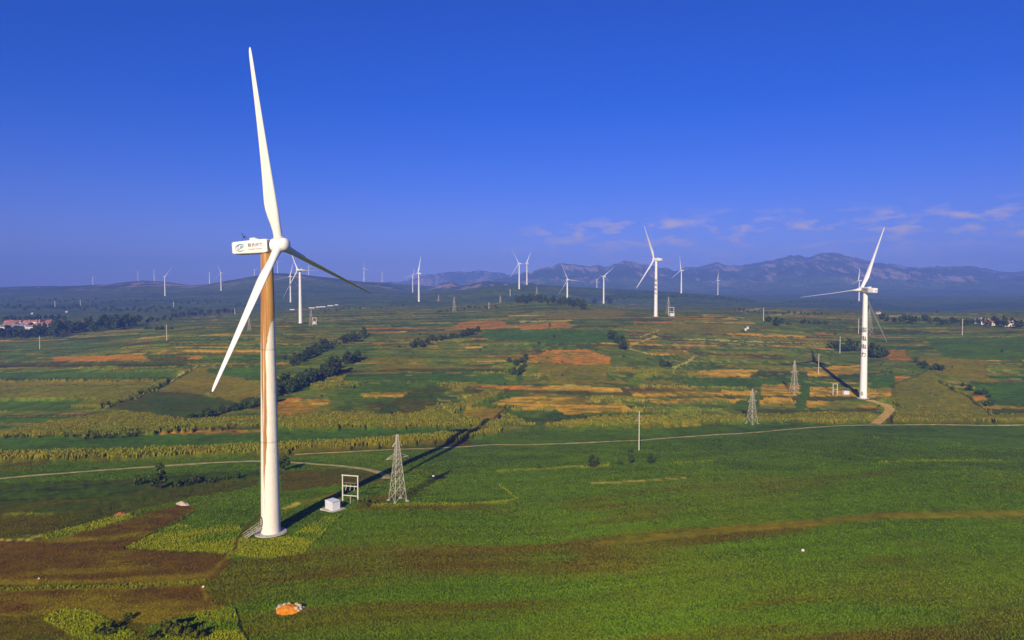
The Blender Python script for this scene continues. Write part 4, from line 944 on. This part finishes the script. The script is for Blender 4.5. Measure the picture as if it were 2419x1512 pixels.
# ------------------------------------------------------------------ trees
m_leaf = []
for k, c in enumerate([(.042, .082, .008), (.056, .100, .009), (.070, .106, .010), (.050, .074, .012)]):
    m_leaf.append(M_noise('foliage_%s' % 'abcd'[k], c, var=.45, scale=.9, rough=.75, spec=.15))
def crown_mesh(seed, H, Rr, base, n_lump, n_leaf, leaf, mat, tall=1.0):
    g = np.random.default_rng(seed)
    lc = []
    for i in range(n_lump):
        u = (i + .5) / n_lump; z = base + (H - base) * (.12 + .86 * u); prof = math.sin(math.pi * min(.97, .18 + .80 * u)) ** .7
        a = i * 2.4 + g.uniform(-.5, .5); rr = Rr * prof * g.uniform(.3, .95)
        lc.append((rr * math.cos(a), rr * math.sin(a), z, Rr * g.uniform(.22, .52) * (.55 + .5 * prof)))
    lc = np.array(lc); pick = g.integers(0, n_lump, n_leaf); d = g.normal(size=(n_leaf, 3)); d /= np.linalg.norm(d, axis=1)[:, None]
    rad = lc[pick, 3] * (g.uniform(.35, 1, n_leaf) ** .5) * g.uniform(.8, 1.2, n_leaf)
    P = lc[pick, :3] + d * rad[:, None] * np.array([1, 1, .8])
    nrm = d + g.normal(size=(n_leaf, 3)) * .6; nrm /= np.linalg.norm(nrm, axis=1)[:, None]
    u = np.cross(nrm, g.normal(size=(n_leaf, 3))); u /= np.linalg.norm(u, axis=1)[:, None]; v = np.cross(nrm, u)
    s = leaf * g.uniform(.6, 1.35, n_leaf)[:, None]
    q = np.stack([P - u * s - v * s * .5, P + u * s * .2 - v * s * .8, P + u * s + v * s * .3, P - u * s * .1 + v * s * .9 + nrm * s * .3], 1).reshape(-1, 3)
    f = np.arange(n_leaf * 4).reshape(-1, 4)
    return mesh_np('crown', q, f, mat)
def trunk_mesh(seed, H, base, Rr):
    g = random.Random(seed); m = MB(); r = H * .022 + .05
    top = (g.uniform(-.2, .2), g.uniform(-.2, .2), H * .7)
    m.bar((0, 0, -.8), (0, 0, base * 1.05), r * 1.3, r, 7).bar((0, 0, base), top, r, r * .3, 6)
    for k in range(5):
        a = k * 1.26 + g.uniform(-.3, .3); z = base * .9 + (H * .5 - base * .9) * k / 5
        m.bar((0, 0, z), (Rr * .6 * math.cos(a), Rr * .6 * math.sin(a), z + H * .2), r * .5, r * .15, 5)
    return m.mesh('trunk', m_bark, smooth=True)
PROTO = {}
def proto(kind, *cr_args, **kw):
    PROTO.setdefault(kind, []).append((crown_mesh(*cr_args, **kw), trunk_mesh(cr_args[0], cr_args[1], cr_args[3], cr_args[2])))
for k in range(4): proto('round', 10 + k, 7.0, 2.9 + .25 * k, 1.1, 11 + k, 620, .42, m_leaf[k])
for k in range(3): proto('tall', 30 + k, 9.5, 2.3, 1.8, 13, 620, .42, m_leaf[k])
for k in range(3): proto('bush', 50 + k, 3.0, 1.9, .15, 8, 380, .30, m_leaf[(k + 1) % 4])
m_weed = M_noise('weed_foliage', (.10, .115, .006), var=.4, scale=.9, rough=.8, spec=.1)
for k in range(2): proto('weed', 70 + k, 2.4, 2.2, .1, 9, 420, .26, m_weed)
def tree(kind, x, y, z, s, label, group, name=None):
    c, tr = random.choice(PROTO[kind]); nm = name or ('shrub' if kind in ('bush', 'weed') else 'tree')
    t = thing(nm, label, 'shrub' if kind in ('bush', 'weed') else 'tree', (x, y, z), random.uniform(0, 6.28), group)
    t.scale = (s * random.uniform(.9, 1.15), s * random.uniform(.9, 1.15), s * random.uniform(.9, 1.12))
    link('crown', c, t); link('trunk', tr, t); return t
BASEH = {'round': 7.0, 'tall': 9.5, 'bush': 3.0, 'weed': 2.4}
def tree_px(kind, x, y, hpx, label, group=None):
    h = hit(x, y)
    if h: tree(kind, h[0], h[1], h[2], hpx * h[1] / F / BASEH[kind], label, group)
FARV = []
def far_belt(pts, n, hpx, spread):
    P = np.array(pts, float); d = np.r_[0, np.cumsum(np.hypot(*np.diff(P, axis=0).T))]
    for i in range(n):
        s = d[-1] * (i + random.uniform(.1, .9)) / n; h = hit(np.interp(s, d, P[:, 0]), np.interp(s, d, P[:, 1]) + random.uniform(-spread, spread))
        if not h: continue
        c = random.choice(PROTO['round'])[0]; co = np.empty(len(c.vertices) * 3, np.float32); c.vertices.foreach_get('co', co); co = co.reshape(-1, 4, 3)[::3]
        k = hpx * random.uniform(.6, 1.2) * h[1] / F / 7.0; a = random.uniform(0, 6.28); ca, sa = math.cos(a), math.sin(a)
        cen = co.mean(1, keepdims=True); co = cen + (co - cen) * 1.6
        FARV.append(np.stack([(co[..., 0] * ca - co[..., 1] * sa) * k + h[0], (co[..., 0] * sa + co[..., 1] * ca) * k + h[1], co[..., 2] * k + h[2] - .6 * k], -1).reshape(-1, 3))
def belt(pts, n, kinds, hpx, spread, label, group, jit=1.0):
    P = np.array(pts, float); d = np.r_[0, np.cumsum(np.hypot(*np.diff(P, axis=0).T))]
    for i in range(n):
        s = d[-1] * (i + random.uniform(.1, .9)) / n; x = np.interp(s, d, P[:, 0]); y = np.interp(s, d, P[:, 1]) + random.uniform(-spread, spread)
        tree_px(random.choice(kinds), x + random.uniform(-3, 3) * jit, y, hpx * random.uniform(.6, 1.2), label, group)
g = 'trees along the dark gully'
belt([(445, 994), (500, 985), (560, 970), (600, 962), (655, 948)], 18, ['bush', 'round'], 18, 3, 'low dark tree in the hedge beside the dark green triangle field', 'hedge by the triangle field')
belt([(650, 938), (690, 925), (730, 910), (770, 892), (800, 878)], 26, ['round', 'tall'], 34, 5, 'dark leafy tree in the dense gully belt beside the orange field', g)
belt([(660, 915), (700, 898), (750, 880), (800, 868), (850, 855)], 14, ['round', 'bush'], 22, 6, 'dark leafy tree in the dense gully belt beside the orange field', g)
belt([(690, 868), (720, 850), (750, 834), (790, 818), (830, 806), (868, 797)], 30, ['round', 'tall'], 19, 5, 'dark tree in the upper gully belt rising to the far turbine fields', 'upper gully belt')
belt([(670, 850), (730, 830), (780, 812)], 10, ['bush'], 10, 6, 'dark tree in the upper gully belt rising to the far turbine fields', 'upper gully belt')
belt([(970, 820), (1010, 818)], 6, ['round'], 18, 3, 'dark tree in the small clump left of the hill hedge', 'small clump by the hill hedge')
belt([(1018, 808), (1060, 802), (1100, 795), (1132, 786)], 15, ['round'], 15, 2, 'dark tree in the sloping hill hedge below the red soil', 'hill hedge below red soil')
far_belt([(1030, 738), (1110, 730), (1180, 728)], 19, 7, 2)
belt([(1218, 717), (1260, 715), (1310, 716), (1350, 722), (1383, 728)], 40, ['round', 'tall'], 17, 4, 'dark tree of the dense hilltop wood', 'hilltop wood')
for (x, y, hh) in ((1404, 718, 14), (1441, 718, 13)): tree_px('round', x, y, hh, 'round dark tree beside the turbine at the end of the hilltop wood', 'two trees flanking a turbine')
belt([(1440, 798), (1462, 812), (1478, 828)], 8, ['round'], 22, 4, 'big dark tree of the clump in the red-soil hollow', 'clump in the red hollow')
belt([(1552, 862), (1582, 870)], 3, ['round', 'bush'], 17, 2, 'dark tree above the winding sandy path', 'clump above the winding path')
belt([(1200, 850), (1225, 860), (1245, 845), (1235, 880), (1210, 890)], 11, ['bush', 'round'], 14, 6, 'dark bush in the lime-green hollow of the hill', 'bushes of the lime hollow')
belt([(1963, 822), (1990, 828), (2028, 832)], 9, ['round', 'bush'], 20, 3, 'dark bush in the clump behind the thin pole', 'clump behind the thin pole')
belt([(2052, 836), (2075, 846), (2098, 846)], 6, ['round'], 24, 3, 'dark tree in the clump beside the lettered tower', 'clump beside the lettered tower')
belt([(2160, 855), (2195, 870), (2225, 880)], 7, ['bush'], 12, 3, 'dark bush along the winding ditch past the lettered turbine', 'bushes along the ditch')
belt([(2270, 915), (2310, 930), (2340, 945), (2335, 985)], 8, ['bush'], 12, 4, 'dark bush along the winding ditch past the lettered turbine', 'bushes along the ditch')
for (x, y, hh, kd) in ((1815, 762, 16, 'round'), (1835, 770, 22, 'round'), (1848, 766, 14, 'round'), (1862, 768, 9, 'bush')): tree_px(kd, x, y, hh, 'round tree by the thin pole on the green plain', 'trees on the green plain')
belt([(1890, 764), (1950, 766)], 8, ['bush', 'round'], 8, 1, 'small tree in the thin hedge across the green plain', 'thin hedge on the plain')
belt([(2080, 758), (2160, 762), (2240, 766), (2320, 768)], 30, ['round', 'tall'], 15, 3, 'dark tree in the long belt before the far village', 'belt before the far village')
belt([(2320, 768), (2419, 776)], 12, ['round', 'tall'], 22, 4, 'dark tree among the houses of the far village', 'trees of the far village')
far_belt([(1720, 735), (1830, 742), (1960, 745)], 22, 7, 2)
far_belt([(1450, 706), (1530, 704), (1610, 702), (1700, 706), (1780, 716)], 70, 7, 3)
far_belt([(1850, 716), (1960, 714), (2060, 716), (2150, 732)], 35, 6, 3)
belt([(-30, 800), (40, 799), (100, 797), (140, 796)], 24, ['round', 'tall'], 26, 3, 'dark tree in the row before the village roofs', 'row before the village')
belt([(130, 790), (180, 785), (250, 780), (330, 768)], 32, ['round', 'tall'], 28, 5, 'dark tree in the thick wood beside the village', 'wood beside the village')
belt([(0, 758), (80, 757), (160, 757)], 14, ['round'], 13, 2, 'dark tree behind the village roofs', 'trees behind the village')
belt([(340, 764), (420, 752), (500, 744), (560, 738)], 24, ['round'], 12, 3, 'dark tree in the long belt running off to the plain', 'belt running to the plain')
belt([(340, 780), (410, 779)], 8, ['bush'], 9, 2, 'dark tree in the long belt running off to the plain', 'belt running to the plain')
far_belt([(0, 728), (150, 730), (300, 733), (480, 736)], 64, 9, 5)
far_belt([(0, 712), (200, 712), (420, 714), (600, 720)], 48, 6, 5)
far_belt([(760, 735), (900, 728), (960, 722)], 16, 6, 3)
_g2 = random.Random(21)
for i in range(190):                                     # loose scrub on the hill and its hollows
    x, y = _g2.uniform(640, 2419), _g2.uniform(735, 985); h = hit(x, y)
    if not h or h[1] < 380: continue
    if float(fbm(np.array([h[0] / 46]), np.array([h[1] / 40]), 35, 4)[0]) < .545: continue
    far_belt([(x, y), (x + 4, y)], 1, _g2.uniform(3, 8), .1)
_fv = np.concatenate(FARV); _fw = link('far_woodland', mesh_np('far_woodland', _fv, np.arange(len(_fv)).reshape(-1, 4), m_leaf[2])); _fw['kind'] = 'stuff'; _fw['label'] = 'far dark scrub and woods scattered over the hazy plain and ridges'
tree_px('tall', 379, 1157, 60, 'tall dark tree beside the curved dirt track'); tree_px('round', 372, 1156, 40, 'short dark tree under the tall one by the curved track')
tree_px('bush', 325, 1147, 22, 'dark rounded shrub next to the tall tree by the curved track')
belt([(400, 1152), (450, 1147), (500, 1140), (560, 1132)], 9, ['bush'], 17, 3, 'low dark shrub in the ragged hedge past the tall tree', 'ragged hedge past the tall tree')
tree_px('round', 672, 1112, 34, 'dark round tree half hidden behind the big tower')
tree_px('round', 1401, 1105, 28, 'small round tree alone left of the tall concrete pole'); tree_px('tall', 1490, 1098, 36, 'slim small tree at the foot of the tall concrete pole')
tree_px('round', 1537, 1096, 22, 'small tree right of the tall concrete pole'); tree_px('bush', 1466, 1099, 11, 'low bush between the trees by the tall concrete pole')
tree_px('bush', 1275, 1109, 10, 'low bush on the bright grass margin of the bean field')
for (x, y, hh) in ((862, 1196, 18), (853, 1190, 14), (870, 1192, 14)): tree_px('weed', x, y, hh, 'shrub growing at the foot of the white transformer gantry', 'shrubs by the frame')
tree_px('bush', 1180, 992, 14, 'shrub beside the red field at the shadow of the blade'); tree_px('bush', 760, 982, 10, 'shrub under the orange field'); tree_px('bush', 975, 1000, 9, 'shrub in the maize by the red field')
belt([(1310, 1000), (1400, 994), (1480, 992)], 14, ['bush'], 12, 3, 'bush in the dark hedge behind the bright green field', 'hedge behind bright green field')
belt([(190, 1040), (280, 1036), (330, 1034)], 8, ['bush'], 11, 2, 'bush in the hedge at the maize edge', 'hedge at the maize edge')
for (x, y, hh) in ((250, 1500, 26), (400, 1500, 34), (430, 1505, 30), (470, 1508, 26), (360, 1512, 22), (300, 1465, 16)):
    tree_px('weed', x, y, hh, 'leafy weed shrub among the rough grass patches', 'weed shrubs in rough grass')

# ------------------------------------------------------------------ villages
m_wallw = M_noise('limewash_wall', (.74, .68, .60), var=.1, scale=.4, rough=.9); m_wallo = M_noise('brick_wall', (.46, .23, .14), var=.2, scale=.5, rough=.9)
m_roof = M_noise('red_tile_roof', (.40, .15, .09), var=.25, scale=.8, rough=.85); m_roofg = M_noise('grey_tile_roof', (.25, .22, .22), var=.25, scale=.8, rough=.85)
m_glass = M_noise('dark_window', (.04, .05, .06), var=.2, scale=2, rough=.15, spec=.6)
def house_parts(w, d, h, wall, roof):
    r = h * .55
    wl = MB().add([(-w, -d, -1), (w, -d, -1), (w, d, -1), (-w, d, -1), (-w, -d, h), (w, -d, h), (w, d, h), (-w, d, h), (-w, 0, h + r), (w, 0, h + r)],
                  [(0, 1, 5, 4), (2, 3, 7, 6), (1, 2, 6, 9, 5), (3, 0, 4, 8, 7)]).mesh('wall', wall)
    k = .35; dz = r * k / d
    rf = MB().add([(-w - k, -d - k, h - dz + .05), (w + k, -d - k, h - dz + .05), (w + k, 0, h + r + .05), (-w - k, 0, h + r + .05), (-w - k, d + k, h - dz + .05), (w + k, d + k, h - dz + .05),
                   (-w - k, -d - k, h - dz + .3), (w + k, -d - k, h - dz + .3), (w + k, 0, h + r + .3), (-w - k, 0, h + r + .3), (-w - k, d + k, h - dz + .3), (w + k, d + k, h - dz + .3)],
                  [(6, 7, 8, 9), (9, 8, 11, 10), (1, 0, 3, 2), (2, 3, 4, 5), (0, 1, 7, 6), (5, 4, 10, 11), (0, 6, 9, 3), (3, 9, 10, 4), (1, 2, 8, 7), (2, 5, 11, 8)]).mesh('roof', roof)
    dr = MB().box(-.6, .6, -d - .08, -d + .1, -.2, 2.1).mesh('door', m_bark)
    wn = MB().box(-.8, .8, -d - .06, -d + .1, 1.0, 2.2).mesh('window', m_glass)
    ch = MB().box(w * .6, w * .6 + .7, -.3, .5, h + r * .3, h + r + 1.0).mesh('chimney', wall)
    return wl, rf, dr, wn, ch
HP = [house_parts(5.0, 3.0, 3.9, m_wallw, m_roof), house_parts(5.5, 3.2, 3.6, m_wallo, m_roof), house_parts(4.2, 2.8, 3.8, m_wallw, m_roofg), house_parts(6.0, 3.0, 4.0, m_wallw, m_roofg)]
def house(x, y, k, s, label, group, rz=None):
    h = hit(x, y)
    if not h: return
    t = thing('village_house', label, 'house', h, random.uniform(-.25, .25) if rz is None else rz, group); t.scale = (s, s, s)
    wl, rf, dr, wn, ch = HP[k]; link('wall', wl, t); r_ = link('roof', rf, t); link('chimney', ch, r_); link('door', dr, t)
    for xx in (-3.0, 3.0): link('window', wn, t, loc=(xx, 0, 0))
_g = random.Random(8)
for i in range(34):
    x = _g.uniform(-30, 150) if i > 24 else _g.uniform(18, 128); y = 765 + 13 * (i % 4) / 3. - (x - 70) * .01 + _g.uniform(-1, 1)
    house(x, y, i % 4, 1.0, ('white-walled village house with red roof among the trees', 'brick village house with red roof among the trees', 'white-walled village house with grey roof among the trees', 'long white-walled village house with grey roof among the trees')[i % 4], 'houses of the walled village')
for i in range(14):
    x = _g.uniform(2300, 2425); house(x, 764 + 8 * ((x - 2300) / 120) + _g.uniform(-2, 2), i % 4, .9, 'small house between trees of the far village on the plain', 'houses of the far village')
for (x, y) in ((158, 738), (77, 742), (2075, 742)): house(x, y, 2 if x < 600 else 0, .6, 'lone pale house out on the hazy plain', 'lone pale houses')
# plastic greenhouses behind the second turbine
_v = []; _f = []
for k in range(9):
    a = math.pi * k / 8
    for s in (0, 1): _v.append((-22 + 44 * s, -4.5 * math.cos(a), 3.4 * math.sin(a) - .3))
_f = [(2 * k, 2 * k + 1, 2 * k + 3, 2 * k + 2) for k in range(8)] + [tuple(range(0, 18, 2)), tuple(reversed(range(1, 18, 2)))]
me_gh = MB().add(_v, _f).mesh('cover', M_noise('white_film', (.70, .68, .68), var=.1, scale=.2, rough=.4), smooth=True, auto=30)
me_rib = MB().box(-.12, .12, -4.6, 4.6, -.3, .25).mesh('end_rail', m_steel)
for (x, y) in ((738, 728), (752, 726), (764, 725.5), (781, 723), (796, 721), (692, 732)):
    h = hit(x, y)
    if h:
        t = thing('greenhouse', 'long low white greenhouse on the slope behind the gantry turbine', 'greenhouse', h, random.uniform(-.2, .2), 'white greenhouses on the slope')
        t.scale = (random.uniform(.16, .3), .9, .55); link('cover', me_gh, t); link('end_rail', me_rib, t, loc=(-22.1, 0, 0)); link('end_rail', me_rib, t, loc=(22.1, 0, 0))

# ------------------------------------------------------------------ crops: bean plants, maize, rough grass
def scatter(n, r0, r1, pw=1.0, thm=41):
    th = np.radians(rng.uniform(-thm, thm, n)); u = rng.uniform(0, 1, n)
    r = 1 / ((1 / r0) * (1 - u) + (1 / r1) * u) if pw == 0 else r0 * (r1 / r0) ** u
    return r * np.sin(th), r * np.cos(th)
def tufts(name, X, Y, cols, hgt, wid, nb, droop, label, jit=.25):
    n = len(X); Z0 = ground(X, Y); VV = []; CC = []
    a0 = rng.uniform(0, 6.28, n)
    for k in range(nb):
        a = a0 + 2 * math.pi * k / nb + rng.uniform(-.4, .4, n); hh = hgt * rng.uniform(.7, 1.2, n); ww = wid * rng.uniform(.7, 1.3, n)
        ca, sa = np.cos(a), np.sin(a); b = rng.uniform(.5, 1, n) * droop
        base = np.stack([X + .1 * ww * ca, Y + .1 * ww * sa, Z0 - .05], 1)
        mid1 = np.stack([X + ca * ww * b - sa * ww * .42, Y + sa * ww * b + ca * ww * .42, Z0 + hh * .75], 1)
        mid2 = np.stack([X + ca * ww * b + sa * ww * .42, Y + sa * ww * b - ca * ww * .42, Z0 + hh * .75], 1)
        tip = np.stack([X + ca * ww * b * 1.6, Y + sa * ww * b * 1.6, Z0 + hh * rng.uniform(.85, 1.1, n)], 1)
        VV.append(np.stack([base, mid1, tip, mid2], 1)); CC.append(np.repeat((cols * rng.uniform(1 - jit, 1 + jit, n)[:, None])[:, None], 4, 1))
    VV = np.concatenate(VV).reshape(-1, 3); CC = np.concatenate(CC).reshape(-1, 3)
    me = mesh_np(name, VV, np.arange(len(VV)).reshape(-1, 4), m_crop, CC)
    o = link(name, me); o['kind'] = 'stuff'; o['label'] = label; return o
X, Y = scatter(300000, 98, 335, 0); c, hgz, kd = paint(X[None], Y[None], ground(X, Y)[None]); c, kd = c[0], kd[0]
ok = (track_mask(X[None], Y[None])[0] > .8) & (pad_mask(X[None], Y[None])[0] > .5)
m1 = ok & ((kd == 1) | ((kd == 4) & (rng.uniform(0, 1, len(X)) < .45)))
tufts('bean_plants', X[m1], Y[m1], c[m1] * 1.12, np.where(kd == 4, .10, .15)[m1] + .0003 * np.hypot(X, Y)[m1], .15 + .0006 * np.hypot(X, Y)[m1], 2, .9, 'low bean plants covering the near fields', .15)
m3 = ok & (kd == 3)
tufts('rough_grass', X[m3], Y[m3], c[m3] * 1.1, np.full(m3.sum(), .42), .17 + .0005 * np.hypot(X, Y)[m3], 3, .5, 'rough bright grass round the turbine yard and field margins', .3)
X, Y = scatter(220000, 190, 500, 1); c, hgz, kd = paint(X[None], Y[None], ground(X, Y)[None]); c, kd = c[0], kd[0]
m2 = (kd == 2) & (track_mask(X[None], Y[None])[0] > .8)
tufts('maize_plants', X[m2], Y[m2], c[m2] * 1.1, 2.3 - .0035 * np.clip(np.hypot(X, Y)[m2] - 290, 0, 260), .42 + .0007 * np.hypot(X, Y)[m2], 3, .55, 'tall maize filling the olive strips across the valley', .28)

# ------------------------------------------------------------------ air
hb_ = MB().box(-11000, 11000, -300, 9800, -60, 520).mesh('haze', None)
m_h = bpy.data.materials.new('haze_air'); m_h.use_nodes = True; t_ = m_h.node_tree; t_.nodes.remove(t_.nodes['Principled BSDF'])
pv = t_.nodes.new('ShaderNodeVolumePrincipled'); pv.inputs['Density'].default_value = 2.0e-4; pv.inputs['Color'].default_value = (.18, .32, 1.0, 1); pv.inputs['Anisotropy'].default_value = -0.18
t_.links.new(pv.outputs[0], t_.nodes['Material Output'].inputs['Volume']); hb_.materials.append(m_h)
hz = link('haze', hb_); hz['kind'] = 'stuff'; hz['label'] = 'blue morning haze thickening over the far hills'
